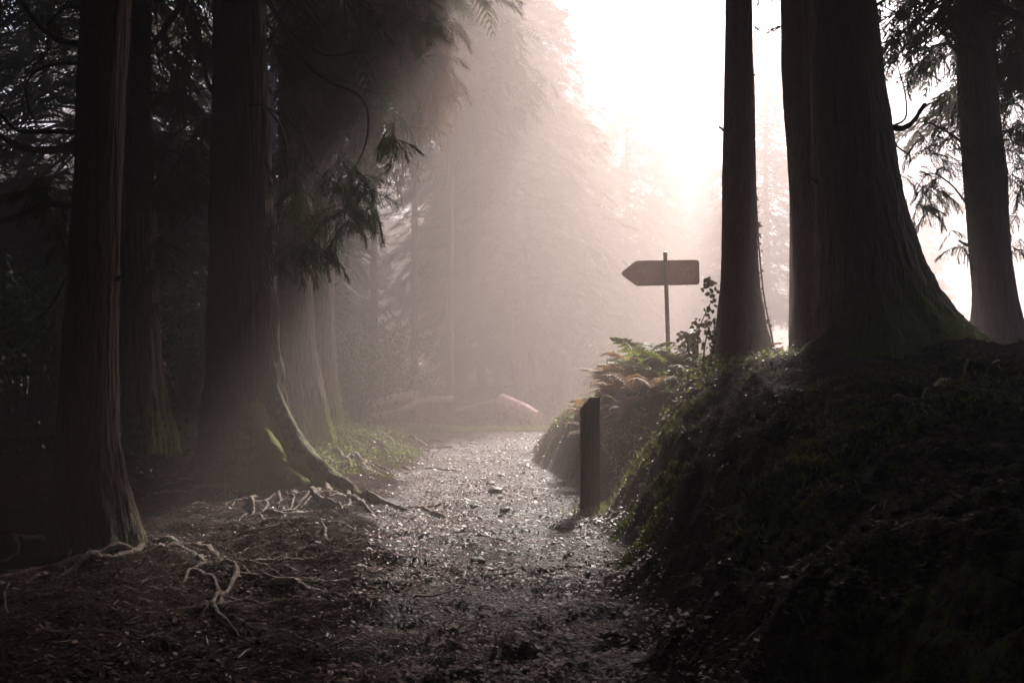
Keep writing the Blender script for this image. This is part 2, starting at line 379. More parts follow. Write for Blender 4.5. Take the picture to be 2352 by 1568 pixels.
def trunk_mesh(rows, ztop, mat, parent, base_z, lobes=5, flare=0.25, flare_h=0.6, moss_h=1.2, moss_a=0.6, seed=0, k=150, ridge=0.035, mossdir=None):
    """rows: (z, cx, cy, r) from the base up; goes on straight to ztop"""
    rows = sorted(rows); z = np.array([r[0] for r in rows]); cx = np.array([r[1] for r in rows]); cyy = np.array([r[2] for r in rows]); rr = np.array([r[3] for r in rows])
    if ztop > z[-1]:
        sl = (cx[-1]-cx[-3])/(z[-1]-z[-3]+1e-6)*0.6
        z = np.append(z, ztop); cx = np.append(cx, cx[-1]+sl*(ztop-z[-2])); cyy = np.append(cyy, cyy[-1]); rr = np.append(rr, rr[-1]*0.25)
    zz = np.concatenate([np.linspace(base_z-0.5, base_z+2, 60), np.linspace(base_z+2.05, base_z+7, 70)[0:], np.linspace(base_z+7.3, ztop, 26)])
    th = np.linspace(0, 2*np.pi, k, endpoint=False)
    Z, T = np.meshgrid(zz, th, indexing='ij')
    def hermite(a):   # smooth the broken line
        s = np.interp(zz, z, a); ker = np.ones(5)/5
        sp = np.pad(s, 2, mode='edge'); sm = np.convolve(sp, ker, 'valid'); return np.where(zz < base_z+7, sm, s)
    CX, CY, RR = hermite(cx)[:, None], hermite(cyy)[:, None], hermite(rr)[:, None]
    hgt = np.maximum(Z-base_z, -0.3)
    ct, st = np.cos(T), np.sin(T)
    lob = np.maximum(0, np.cos(T*lobes+seed+0.6*np.sin(T*2+seed)))**1.5*(0.6+0.5*np.cos(T*2+seed*2))
    Rd = RR*(1+flare*np.exp(-hgt/flare_h)*lob)
    rid = fbm(ct*9*RR/0.45+seed, st*9*RR/0.45, Z*0.9, 4, seed+3, 0.7)
    rid2 = fbm(ct*24*RR/0.45, st*24*RR/0.45, Z*2.2, 2, seed+9)
    Rd = Rd + RR*(ridge*1.2*rid+ridge*0.9*rid2+0.07*fbm(ct*1.3, st*1.3, Z*0.7, 3, seed+5))
    X = CX+Rd*ct; Y = CY+Rd*st
    v = np.stack([X, Y, Z], -1).reshape(-1, 3); n = len(zz)
    i = np.arange(n*k).reshape(n, k)
    f = np.stack([i[:-1], np.roll(i, -1, 1)[:-1], np.roll(i, -1, 1)[1:], i[1:]], -1).reshape(-1, 4)
    mo = moss_a*np.exp(-np.maximum(hgt, 0)/moss_h)
    if mossdir is not None: mo = mo*(0.45+0.75*np.clip(ct*mossdir[0]+st*mossdir[1], 0, 1))
    return mesh_obj('trunk', v, f, mat, parent, True, {'moss': mo.reshape(-1)})

def photo_trunk(d, prof, **kw):
    """prof: (Y, XL, XR) of the outline seen, trunk axis at distance d -> rows in metres"""
    rows = []
    for Y, a, b in prof:
        pa, pb = P(a, Y, d), P(b, Y, d); rows.append((pa.z, (pa.x+pb.x)/2, d, abs(pb.x-pa.x)/2))
    return rows

# crown: boughs with sprays, in local metres, foot of crown at z=0
def crown_arrays(h, r, nb, seed, temps, per=7, slen=(0.5, 0.9), shape=0.75, droop=0.35, z0=0.0, arc=None, lowr=1.0):
    g = np.random.default_rng(seed); L = []; tb = []
    for i in range(nb):
        u = g.random()**1.05; z = z0+u*h; az = g.uniform(0, 2*np.pi) if arc is None else g.uniform(*arc)
        low = min(1.0, lowr+u*4)
        ln = r*max(0.06, (1-u)**shape)*g.uniform(0.65, 1.12)*low
        d = np.array([math.cos(az), math.sin(az), 0])
        t = np.linspace(0, 1, 5); pts = d*ln*t[:, None]+np.array([0, 0, z])+np.stack([t*0, t*0, -droop*ln*t**1.6+0.08*ln*np.sin(t*6+i)], 1)
        tb.append((pts, 0.022+0.006*ln))
        for j in range(per):
            uu = g.uniform(0.22, 1.0)**0.8
            p = np.array([np.interp(uu, t, pts[:, c]) for c in range(3)])+g.normal(0, 0.10, 3)
            s = g.choice([-1, 1])*g.uniform(0.1, 1.1)
            dd = np.array([d[0]*math.cos(s)-d[1]*math.sin(s), d[0]*math.sin(s)+d[1]*math.cos(s), g.uniform(-0.75, 0.1)])
            L.append((p, dd, g.uniform(*slen)*(0.55+0.45*(1-u)), g.normal(0, 0.35)))
    return place_sprays(L, temps, g), tb
def crown_mesh(name, mat, *a, **k):
    arr, tb = crown_arrays(*a, **k)
    v, f = blade_mesh(arr)
    return v, f, tb
def boughs_mesh(tb, k=4):
    parts = [tube_arrays(p, np.linspace(rr, 0.006, len(p)), k) for p, rr in tb]
    return join(parts)

# ------------------------------------------------------------------ far and side trees (copies share mesh data)
protos = []
def make_proto(seed, h, r, nb, z0, rt, mat, per=7, slen=(0.6, 1.0), temps=TC, shape=0.75, droop=0.35, lowr=0.55):
    g = np.random.default_rng(seed)
    v, f, tb = crown_mesh('crown', mat, h-z0, r, nb, seed, temps, per, slen, shape, droop, z0, None, lowr)
    bv, bf = boughs_mesh(tb)
    me = mesh_obj('crown', np.concatenate([v, bv]), [f, bf[0]+len(v), bf[1]+len(v)], mat); crown_d = me.data; bpy.data.objects.remove(me)
    crown_d.materials.append(M['branch']); mi = np.zeros(len(crown_d.polygons), np.int32); mi[len(f):] = 1; crown_d.polygons.foreach_set('material_index', mi)
    rows = [(-0.3, 0, 0, rt*1.5), (0, 0, 0, rt*1.35), (0.5, 0.01, 0, rt*1.1), (1.5, 0.03, 0, rt), (h*0.5, 0.08*g.normal(), 0, rt*0.65), (h*0.75, 0.1, 0, rt*0.4)]
    t = trunk_mesh(rows, h, M['bark_red'], None, 0, seed=seed, k=28, flare=0.2, moss_a=0.35); trunk_d = t.data; bpy.data.objects.remove(t)
    return trunk_d, crown_d
def plant_tree(proto, x, y, label, rot=0, s=1.0, group=None, name='cedar_tree', cat='tree', sz=None, zoff=0.0):
    root = empty(name, (x, y, h1(x, y)-0.05+zoff), label, cat, group)
    root.rotation_euler = (0, 0, rot); root.scale = (s, s, sz or s)
    for nm, d in zip(('trunk', 'crown'), proto):
        o = bpy.data.objects.new(nm, d); C.objects.link(o); o.parent = root
    return root
PA = make_proto(101, 17.6, 3.4, 420, 3.2, 0.19, M['needle_far'], shape=0.5)
PB = make_proto(102, 14.5, 3.0, 300, 1.4, 0.16, M['needle_far'], droop=0.25)
PC_ = make_proto(103, 15, 4.3, 330, 6.5, 0.30, M['needle'], per=9, lowr=0.8)       # high crown, bare stem
PE = make_proto(109, 16.5, 4.8, 460, 10.2, 0.18, M['needle'], per=11, lowr=0.8, droop=0.2)  # dense crown kept above the view, shaped to shade the near air
PF = make_proto(110, 17, 6.1, 430, 11.9, 0.22, M['needle'], per=9, lowr=0.8, droop=0.08)  # wide high crown shaped for the added shade cedar
PD = make_proto(104, 12.5, 2.9, 300, 0.5, 0.16, M['needle_far'], droop=0.15, shape=0.55)

far_g = 'misty conifers beyond the path'
def fx(X, d): return (X-1176)/FPX*d
FAR = [ # X, depth, proto, rot, scale, label
 (1195, 29.0, PA, .3, 1.0, 'tall misty conifer whose crown runs out of the top left of the bright sky gap'),
 (952, 22.4, PE, 2.0, .95, 'pale thin stemmed conifer left of the slimmer one over the brushwood'),
 (1032, 22.9, PE, 1.1, .95, 'slim straight pale trunk in mist behind middle of the brushwood'),
 (1335, 38.0, PB, 4.0, .98, 'misty rounded conifer just left of the arrow sign'),
 (1445, 38.0, PD, 2.2, 1.2, 'pale conifer whose top pokes into the white sky gap'),
 (1262, 36.0, PD, 5.0, 1.05, 'misty shorter conifer between tall conifer and arrow sign'),
 (1530, 41.0, PB, 1.2, .88, 'pale conifer directly behind the arrow sign'),
 (1625, 43.0, PB, 3.2, .82, 'very pale conifer showing just left of ivy edged trunk'),
 (1765, 38.0, PA, .7, .95, 'whitish conifer seen between ivy edged trunk and the big trunks'),
 (1105, 31.0, PB, .1, 1.1, 'dim misty conifer behind the fallen peeled log'),
 (860, 26.0, PE, 3.3, 1.0, 'brownish misty conifer at left edge of the clearing'),
 (1150, 33.5, PA, 5.1, 1.0, 'second tall misty conifer close left of the tallest one'),
 (1060, 33.0, PA, 4.1, 1.05, 'tall faint conifer further back at the centre left'),
 (1230, 34.0, PA, 2.6, 1.05, 'tall faint conifer at the left rim of the sky gap'),
 (1390, 45.0, PB, 2.9, 1.1, 'very faint conifer behind and left of arrow sign'),
 (1580, 50.0, PA, 1.9, 1.0, 'very faint tall conifer right of the arrow sign'),
 (2130, 46.0, PD, 1.9, .72, 'faint small tree on the white horizon right of the flared trunk'),
]
for X, d, pr, rot, s, lab in FAR:
    plant_tree(pr, fx(X, d), d, lab, rot, s*(1.15 if pr is PA else .68 if pr is PE else 1), far_g, sz=s)
for i in range(17):
    X = -100+i*95; d = 44+7*((i*7) % 5)/4
    plant_tree(PD, fx(X, d), d, 'faint conifer in the far row of forest closing the view behind the clearing', i*1.9, 0.95+0.12*(i % 4), far_g)
LEFT = [
 (-60, 24.0, PB, 0.4, .9, 'dark conifer at the far left edge behind the black trunk'),
 (400, 28.0, PA, 4.4, 1.0, 'deeper conifer between the second and third big trunks'),
 (620, 24.0, PA, 5.4, 1.0, 'dark conifer behind the pair of mossy trunks'),
 (740, 31.0, PB, .9, 1.1, 'deep forest conifer right of the mossy trunk pair'),
 (120, 27.0, PB, 1.9, 1.1, 'deep forest conifer behind far left gloom'),
]
for X, d, pr, rot, s, lab in LEFT:
    plant_tree(pr, fx(X, d), d, lab, rot, s, 'shadowed conifers in the left forest')
# unseen trees added beside and behind the viewer to shade the foreground
SIDE = [(-5.5, 2.5), (-4.2, -2.0), (5.4, 1.5), (4.6, -3.2), (0.3, -4.5), (8.0, 6.0), (-8.5, 6.5), (-8.0, 0.0), (9.5, 0.5), (8.6, 11.5), (-1.8, -9.0), (4.0, -9.0), (-7.5, -6.0), (9.5, -5.5), (12.5, 15.5), (12.5, 9), (-12.5, 3.5)]
for X, d, lab in ((1694, 15.0, 'added shade cedar hidden behind the slender ivy edged trunk'), (1842, 12.9, 'added shade cedar hidden behind the huge flared trunk'), (2285, 14.0, 'added shade cedar hidden behind the leaning dark trunk')):  # unseen trees added so their crowns shade the bank and near air
    plant_tree(PF if X < 1700 else PE, fx(X, d), d, lab, 1.0, 1.0, 'unseen shade cedars around the viewer')
for x, y, lab in ((-3.0, 3.2, 'added unseen shade cedar just outside the left edge of the view'), (3.1, 2.6, 'added unseen shade cedar on the bank just outside the right edge of the view'), (-1.5, -3.0, 'added unseen shade cedar close behind the viewer'), (6.2, 7.2, 'added unseen shade cedar on the bank beyond the right edge of the view'), (-5.2, 7.6, 'added unseen shade cedar beyond the left edge of the view')):
    plant_tree(PE, x, y, lab, x, 1.0, 'unseen shade cedars around the viewer')  # added beyond the frame so their crowns darken the foreground
for i in range(16):  # ring of trees added out of view to block low sky light
    a = R(-20-i*14.5); x, y = 17*math.cos(a)+1.0, 15*math.sin(a)+3
    if y < -24: y = -24
    plant_tree((PB, PA)[i % 2], x, y, 'unseen conifer in the light blocking ring added behind the viewer', i*1.3, 1.0, 'forest behind the viewer')
for i, (x, y) in enumerate(SIDE):
    plant_tree(PC_, x, y, 'added unseen cedar with a dense high crown shading the path from outside the view', i*1.7, 1.0+0.05*(i % 3), 'unseen shade cedars around the viewer')

# ------------------------------------------------------------------ the big near trees
def big_tree(label, d, prof, ztop, mat, base_z, crown=None, pr='C', **kw):
    rows = photo_trunk(d, prof); bx = rows[-1]
    low = min(rows); root = empty('cedar_tree', (low[1], d, base_z), label, 'tree', 'big cedar trunks along the path')
    trunk_mesh(rows, ztop, mat, root, base_z, **kw)
    top = max(rows)
    if crown:
        o = bpy.data.objects.new('crown', (PC_ if pr == 'C' else PE)[1]); C.objects.link(o); o.parent = root; o.location = (top[1]-low[1], 0, crown[0]); o.rotation_euler = (0, 0, crown[1]); o.scale = (crown[-1], crown[-1], crown[2])
    return root
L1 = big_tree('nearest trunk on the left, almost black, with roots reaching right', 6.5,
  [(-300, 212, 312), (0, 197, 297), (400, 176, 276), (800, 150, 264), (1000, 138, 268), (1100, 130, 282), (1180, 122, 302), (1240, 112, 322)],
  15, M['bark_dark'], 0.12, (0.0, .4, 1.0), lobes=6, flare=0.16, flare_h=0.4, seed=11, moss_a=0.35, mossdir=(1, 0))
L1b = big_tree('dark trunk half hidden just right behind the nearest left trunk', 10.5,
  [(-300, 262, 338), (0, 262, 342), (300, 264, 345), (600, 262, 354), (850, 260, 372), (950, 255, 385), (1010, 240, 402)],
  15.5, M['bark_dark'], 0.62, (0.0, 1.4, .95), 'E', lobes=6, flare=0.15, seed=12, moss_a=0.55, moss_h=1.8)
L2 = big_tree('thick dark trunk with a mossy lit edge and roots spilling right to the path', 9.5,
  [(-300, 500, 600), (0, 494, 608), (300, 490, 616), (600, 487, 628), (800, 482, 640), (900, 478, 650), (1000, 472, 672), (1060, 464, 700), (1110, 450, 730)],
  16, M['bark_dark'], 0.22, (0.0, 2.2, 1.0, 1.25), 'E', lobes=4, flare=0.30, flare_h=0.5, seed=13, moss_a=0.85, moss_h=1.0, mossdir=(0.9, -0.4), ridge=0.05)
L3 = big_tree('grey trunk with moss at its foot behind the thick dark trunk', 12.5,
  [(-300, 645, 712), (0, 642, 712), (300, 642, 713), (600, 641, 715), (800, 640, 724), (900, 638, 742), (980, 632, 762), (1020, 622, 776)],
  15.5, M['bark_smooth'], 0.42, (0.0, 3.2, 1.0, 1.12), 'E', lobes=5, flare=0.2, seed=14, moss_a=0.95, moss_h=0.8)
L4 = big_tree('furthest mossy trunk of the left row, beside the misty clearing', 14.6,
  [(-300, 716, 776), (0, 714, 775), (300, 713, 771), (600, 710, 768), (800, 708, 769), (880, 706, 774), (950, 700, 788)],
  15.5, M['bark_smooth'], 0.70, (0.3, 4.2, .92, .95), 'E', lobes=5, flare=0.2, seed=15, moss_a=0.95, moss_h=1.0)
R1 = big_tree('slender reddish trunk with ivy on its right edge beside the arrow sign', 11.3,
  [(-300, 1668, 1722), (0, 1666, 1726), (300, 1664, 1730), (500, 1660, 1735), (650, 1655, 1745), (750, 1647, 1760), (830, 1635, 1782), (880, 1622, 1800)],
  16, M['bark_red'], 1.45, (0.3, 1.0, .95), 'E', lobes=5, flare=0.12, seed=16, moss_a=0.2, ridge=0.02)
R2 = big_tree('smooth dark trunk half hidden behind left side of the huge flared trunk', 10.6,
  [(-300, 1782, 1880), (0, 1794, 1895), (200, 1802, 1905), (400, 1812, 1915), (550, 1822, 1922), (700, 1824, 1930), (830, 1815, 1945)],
  15.5, M['bark_hazed'], 1.62, (0.0, 2.0, .95), 'E', lobes=4, flare=0.10, seed=17, moss_a=0.1, ridge=0.022)
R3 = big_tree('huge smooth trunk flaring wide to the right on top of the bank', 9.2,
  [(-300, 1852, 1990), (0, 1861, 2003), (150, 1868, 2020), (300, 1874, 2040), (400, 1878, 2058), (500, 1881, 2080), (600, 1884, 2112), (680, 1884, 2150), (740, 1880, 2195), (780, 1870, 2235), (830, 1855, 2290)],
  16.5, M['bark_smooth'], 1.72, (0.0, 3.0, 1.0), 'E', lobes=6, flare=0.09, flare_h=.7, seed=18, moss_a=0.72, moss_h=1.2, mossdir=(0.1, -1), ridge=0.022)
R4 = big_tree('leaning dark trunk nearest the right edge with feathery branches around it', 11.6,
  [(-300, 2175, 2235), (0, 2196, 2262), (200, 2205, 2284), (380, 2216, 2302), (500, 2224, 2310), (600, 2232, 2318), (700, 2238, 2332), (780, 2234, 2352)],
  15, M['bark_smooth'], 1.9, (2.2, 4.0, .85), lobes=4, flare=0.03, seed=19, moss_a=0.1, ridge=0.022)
BIG = dict(L1=L1, L1b=L1b, L2=L2, L3=L3, L4=L4, R1=R1, R2=R2, R3=R3, R4=R4)

# bare curved branches, each its own part
def br(tree, d, pts, r0, r1=0.006, dz=0.0, name='branch', mat='branch', n=26):
    """pts: (X, Y) or (X, Y, depth offset)"""
    w = [P(p[0], p[1], d+(p[2] if len(p) > 2 else 0)) for p in pts]; r0 *= 1.35; r1 *= 1.3
    return tube(name, w, r0, r1, M[mat], BIG[tree], n=n, rough=0.25, seed=int(pts[0][0]))
br('L1', 6.5, [(185, 105), (120, 85, -.2), (60, 20, -.4), (20, -60, -.5)], .020)
br('L1', 6.5, [(185, 330), (120, 345, -.3), (50, 338, -.5), (-20, 300, -.7)], .028, .012)
br('L1', 6.5, [(180, 305), (110, 302, .2), (40, 300, .3), (0, 262, .4), (-40, 250, .5)], .016, .008)
br('L1', 6.5, [(160, 470), (110, 468, -.2), (60, 490, -.4), (-30, 520, -.6)], .026, .012)
br('L1', 6.5, [(178, 145), (120, 150, .3), (70, 175, .4), (62, 230, .4), (90, 300, .3)], .011, .005)
br('L1', 6.5, [(188, 20), (150, 20, .3), (110, 60, .5), (115, 110, .5), (60, 180, .5), (66, 260, .5)], .012, .004)
br('L1', 6.5, [(150, 640), (125, 690, -.2), (80, 740, -.3)], .009, .003)
br('L1b', 10.5, [(330, 120), (370, 80, -.3), (430, 5, -.6), (455, 80, -.8), (470, 160, -1.0), (490, 215, -1.1), (530, 240, -1.2), (600, 240, -1.3)], .032, .010, n=40)
br('L1b', 10.5, [(335, 212), (400, 214, -.2), (480, 203, -.4)], .018, .008)
br('L1b', 10.5, [(335, 250), (350, 320, -.4), (400, 350, -.5), (450, 352, -.5)], .030, .006)
br('L1b', 10.5, [(345, 330), (400, 310, -.3), (450, 270, -.3), (478, 240, -.3)], .014, .005)
br('L2', 9.5, [(615, 120), (640, 60, -.3), (660, 0, -.4)], .014, .006)
br('L2', 9.3, [(610, 0), (650, 60, -.4), (700, 140, -.6), (760, 190, -.7), (820, 215, -.8), (845, 260, -.8), (840, 330, -.7), (815, 385, -.7)], .016, .005, n=44)
br('L2', 9.3, [(600, -60), (640, 40, -.5), (700, 100, -.8), (760, 128, -.9), (830, 110, -.9), (870, 60, -.8)], .012, .005, n=40)
br('L2', 9.3, [(610, 245), (650, 300, -.3), (660, 380, -.4), (650, 470, -.4), (620, 560, -.3)], .011, .004)
br('L2', 9.3, [(620, 250), (680, 290, -.3), (720, 380, -.5), (730, 480, -.5)], .009, .004)
br('L3', 12.3, [(640, 215), (690, 180, -.5), (720, 165, -.6), (790, 185, -.8), (860, 215, -.9), (905, 215, -.9)], .018, .006)
br('L3', 12.3, [(712, 20), (780, -20, -.5), (840, 5, -.7), (900, 20, -.8), (985, 45, -.8)], .020, .006)
br('R3', 9.2, [(2040, 292), (2085, 290, -.3), (2125, 240, -.5)], .028, .016)
br('R3', 9.2, [(2045, 292), (2080, 270, .3), (2078, 210, .4), (2062, 150, .4), (2055, 90, .4)], .010, .003)
br('R3', 9.2, [(2045, 300), (2060, 335, .2), (2090, 360, .2), (2085, 390, .2)], .011, .004)
br('R4', 11.5, [(2262, 10), (2310, 25, -.3), (2380, 60, -.6)], .06, .035)
br('R4', 11.5, [(2305, 400), (2290, 300, .3), (2272, 200, .5), (2265, 100, .5)], .05, .02)
br('R4', 11.5, [(2215, 330), (2170, 300, -.2), (2120, 280, -.4), (2090, 300, -.5)], .016, .004)
br('R4', 11.5, [(2222, 470), (2180, 420, -.2), (2130, 400, -.4), (2090, 470, -.5)], .012, .004)
br('R4', 11.5, [(2205, 130), (2150, 60, -.2), (2080, 40, -.4), (2020, 10, -.5)], .016, .004)
for t_, d_, X, Y, dx, dy in (('L2', 9.5, 618, 398, 14, -12), ('L1', 6.5, 272, 640, 16, -8), ('R3', 9.2, 1880, 420, -14, -10), ('R1', 11.3, 1664, 300, -12, -9), ('L3', 12.5, 713, 520, 12, -10), ('R4', 11.6, 2216, 560, -14, -8), ('L1b', 10.5, 350, 470, 16, -10), ('L2', 9.5, 488, 560, -12, -8), ('L4', 14.6, 768, 655, 10, -6)):
    br(t_, d_, [(X-dx*.8, Y-dy*.4), (X, Y), (X+dx, Y+dy)], .022, .010, name='branch_stub')
# peeled light twig crossing the left pair
br('L1b', 9.9, [(262, 255), (290, 268), (310, 258), (325, 240)], .010, .004, mat='twig')

# drooping foliage, one part per cluster of boughs
rngS = np.random.default_rng(77)
def foliage(tree, d, blobs, mat, slen=(0.35, 0.6), temps=TF, drop=-0.7, name='foliage', spread=0.45):
    """blobs: (X, Y, radius px, count)"""
    L = []
    for X, Y, rx, ry, n in blobs:
        for i in range(n):
            a = rngS.uniform(0, 6.283); r = math.sqrt(rngS.random())
            p = P(X+rx*r*math.cos(a), Y+ry*r*math.sin(a), d+rngS.normal(0, spread))
            dd = np.array([rngS.normal(0.15, 0.7), rngS.normal(0, 0.7), drop+rngS.normal(0, 0.3)])
            L.append((np.array(p), dd, rngS.uniform(*slen), rngS.normal(0, 0.5)))
    v, f = blade_mesh(place_sprays(L, temps, rngS))
    return mesh_obj(name, v, f, M[mat], BIG[tree])
foliage('L2', 8.9, [(660, 480, 45, 80, 26), (690, 560, 40, 40, 18), (640, 380, 40, 60, 10), (780, 390, 40, 40, 16), (815, 440, 30, 40, 14), (770, 500, 25, 40, 9), (620, 560, 25, 40, 10)], 'needle', (0.28, 0.5))
foliage('L2', 8.6, [(835, 420, 22, 20, 8), (848, 480, 18, 20, 8), (800, 500, 20, 25, 7), (905, 300, 22, 25, 9), (760, 560, 20, 25, 5)], 'needle', (0.28, 0.42), spread=.2)
foliage('L3', 12.0, [(760, 60, 110, 80, 80), (720, 190, 90, 90, 70), (820, 150, 80, 100, 64), (860, 240, 50, 50, 26), (890, 270, 25, 40, 10), (700, 330, 60, 70, 30), (790, 290, 60, 60, 26), (930, 30, 55, 60, 30), (650, 90, 40, 90, 30)], 'needle', (0.35, 0.65))
foliage('L4', 15.6, [(930, 100, 100, 110, 190), (960, 210, 60, 60, 80), (880, 330, 70, 60, 40), (1010, 60, 30, 60, 20), (860, 20, 80, 60, 40), (1020, 150, 22, 40, 10)], 'needle_brown', (0.5, 0.9), spread=0.8)
foliage('L1b', 10.2, [(395, 150, 45, 110, 34), (400, 330, 60, 40, 18), (370, 420, 50, 50, 24), (440, 60, 40, 60, 22), (355, 560, 25, 60, 10), (460, 420, 30, 60, 16), (470, 310, 20, 60, 14), (350, 690, 18, 50, 6)], 'needle', (0.3, 0.55))
foliage('L1', 6.9, [(120, 410, 40, 30, 12), (140, 520, 30, 40, 9), (60, 430, 50, 30, 8), (110, 60, 60, 60, 10)], 'needle', (0.22, 0.36))
foliage('R4', 11.3, [(2140, 130, 60, 60, 15), (2180, 40, 60, 40, 18), (2150, 320, 50, 50, 22), (2120, 440, 40, 45, 22), (2170, 420, 40, 60, 14), (2195, 540, 25, 35, 7), (2190, 200, 30, 50, 8), (2050, 30, 50, 30, 10)], 'needle', (0.3, 0.5), drop=-0.45)
foliage('R4', 12.3, [(2310, 110, 60, 80, 30), (2330, 250, 40, 80, 30), (2335, 380, 35, 60, 22), (2300, 330, 30, 60, 10), (2330, 520, 30, 60, 8), (2300, 180, 30, 60, 12)], 'needle', (0.3, 0.55), drop=-0.6)
foliage('R3', 9.3, [(2070, 60, 35, 50, 5), (2075, 395, 12, 10, 3), (2060, 130, 15, 40, 3)], 'needle', (0.22, 0.35))

# roots as parts of their trees, hugging the ground
def root_path(pts, lift=0.02):
    out = []
    for x, y in pts: out.append((x, y, h1(x, y)+lift))
    return out
def ground_xy(X, Y):
    """where the view line through (X, Y) meets the terrain"""
    dd = 1.5
    ds = np.linspace(2.5, 30, 1400); a = P(X, Y, 1.0); k = (a-Vector((0, 0, CAMZ)))
    xs = k.x*ds; zs = CAMZ+k.z*ds
    hz = H(xs, ds, False); hit = np.nonzero(zs <= hz)[0]
    i = hit[0] if len(hit) else len(ds)-1
    return float(xs[i]), float(ds[i])
def root(tree, px, r0, r1=0.008, lift=0.01, moss=0.2, name='root'):
    p = [ground_xy(*q) for q in px]; sm = smooth_path([(x, y, 0) for x, y in p], 30)
    t = np.linspace(0, 1, len(sm)); rad = r0+(r1-r0)*t**0.8
    z = H(sm[:, 0], sm[:, 1])+lift-rad*0.35+0.02*vnoise(sm[:, 0]*7, sm[:, 1]*7, 0, 3)
    sm[:, 2] = z; sm[:, 0] += 0.03*vnoise(t*9, t*0+px[0][0], 0, 4)
    v, f, c = tube_arrays(sm, rad*(1+0.2*vnoise(t*8, t*0+px[0][1], 0, 8)), 9, 0.3, int(px[0][0]))
    o = mesh_obj(name, v, [f, c], M['root'], BIG[tree] if tree else None, True, {'moss': np.full(len(v), moss)})
    return o
# the big buttress roots of the thick trunk
def butt(tree, pts, r0, r1, moss, mat='bark_dark'):
    p = smooth_path([P(*q) for q in pts], 40); t = np.linspace(0, 1, len(p))
    rad = np.interp(t, [0, .15, .5, .75, 1], [r0*.3, r0*.6, r0, (r0+r1)*.5, r1])*(1+.15*vnoise(t*9, t*0, 0, int(pts[0][0])))
    p[:, 0] += .02*vnoise(t*7, t*0, 0, 4)
    v, f, c = tube_arrays(p, rad, 14, 0.45, int(pts[0][0]))
    return mesh_obj('root', v, [f, c], M[mat], BIG[tree], True, {'moss': np.full(len(v), moss)})
butt('L2', [(600, 760, 9.45), (622, 870, 9.4), (655, 965, 9.3), (702, 1045, 9.15), (755, 1092, 9.0), (800, 1120, 8.9), (826, 1144, 8.8)], .12, .03, 0.45)
butt('L2', [(585, 880, 9.4), (620, 990, 9.25), (662, 1055, 9.1), (705, 1092, 9.0), (735, 1112, 8.9)], .13, .05, 0.7)
butt('L2', [(575, 800, 9.5), (592, 940, 9.2), (630, 1040, 8.95), (660, 1085, 8.9), (700, 1110, 8.8)], .11, .05, 0.75)
def crawl(tree, x, y, ang, L, r, g, mossv=0.15, fork=True):
    """a root wandering over the soil, dipping under it here and there"""
    n = int(L/0.035)+6; ax = []; a = ang; k1, k2 = g.uniform(0, 9), g.uniform(0, 9)
    for i in range(n):
        ax.append((x, y)); a += 0.17*float(vnoise(np.array([i*0.16+k1]), np.array([k2]))[0])+g.normal(0, .05); a += (ang-a)*0.05
        x += math.cos(a)*0.035; y += math.sin(a)*0.035
    q = np.array(ax); t = np.linspace(0, 1, n)
    rad = r*(1-0.75*t)*np.clip(t*7+.35, 0, 1)*(1+0.25*vnoise(t*L*9, t*0+k1))
    z = H(q[:, 0], q[:, 1]) + rad*0.25 + (0.012+r*.5)*vnoise(t*L*2.6+k2, t*0+k1, 0, 12) - 0.004
    z[-1] -= .03; z -= (r*1.5+.02)*np.clip(1-t*9, 0, 1)
    v, f, c = tube_arrays(np.column_stack([q, z]), rad, 9, 0.35, int(k1*10))
    mesh_obj('root', v, [f, c], M['root'], BIG[tree], True, {'moss': np.full(len(v), mossv)})
    if fork and L > .7:
        for _ in range(2):
            m = int(n*g.uniform(.2, .7)); crawl(tree, q[m, 0], q[m, 1], ang+g.choice([-1, 1])*g.uniform(.4, .9), L*g.uniform(.3, .6), float(rad[m])*.75, g, mossv, False)
rg = np.random.default_rng(44)
for X, Y, a, L, r in [(690, 1100, -100, 1.5, .034), (712, 1108, -80, 1.2, .03), (660, 1108, -120, 1.3, .03), (735, 1112, -60, 1.3, .034), (760, 1118, -95, .9, .026), (790, 1128, -45, 1.0, .03), (820, 1140, -20, .9, .03),
                      (620, 1112, -135, 1.1, .024), (570, 1120, -110, .9, .02), (700, 1120, -150, 1.2, .024), (640, 1135, -150, .9, .02), (740, 1165, -100, .9, .018), (660, 1180, -60, .7, .016), (600, 1180, -90, .6, .014), (720, 1190, -30, .8, .016)]:
    x, y = ground_xy(X, Y); crawl('L2', x, y, R(a), L*1.25, r*1.5, rg)
for X, Y, a, L, r in [(322, 1250, -112, 1.9, .036), (328, 1246, -28, 2.3, .034), (330, 1240, -4, 1.9, .036), (324, 1254, -55, 2.1, .032), (318, 1262, -82, 1.7, .03), (420, 1310, -20, 1.2, .022), (520, 1300, -35, 1.3, .022), (600, 1345, -5, .9, .026)]:
    x, y = ground_xy(X, Y); crawl('L1', x, y, R(a), L, r, rg)
for t_, X, Y, a, L, r in [('L4', 780, 960, -20, 2.2, .07), ('L4', 800, 985, -30, 1.9, .05), ('L4', 890, 990, -5, 1.6, .05), ('L4', 850, 985, 5, 2.0, .045), ('L3', 760, 1025, -40, 1.7, .045), ('L3', 790, 1045, -20, 1.3, .04), ('L3', 740, 1040, -60, 1.3, .04), ('L3', 840, 1060, -50, .9, .035), ('L3', 870, 1050, -10, 1.2, .04), ('L4', 930, 1000, -25, 1.2, .05)]:
    x, y = ground_xy(X, Y); crawl(t_, x, y, R(a), L, r, rg, .3)
butt('R3', [(1950, 700, 9.3), (1900, 770, 9.0), (1868, 800, 8.7), (1835, 830, 8.5), (1800, 860, 8.3)], .07, .04, 0.9, 'bark_smooth')
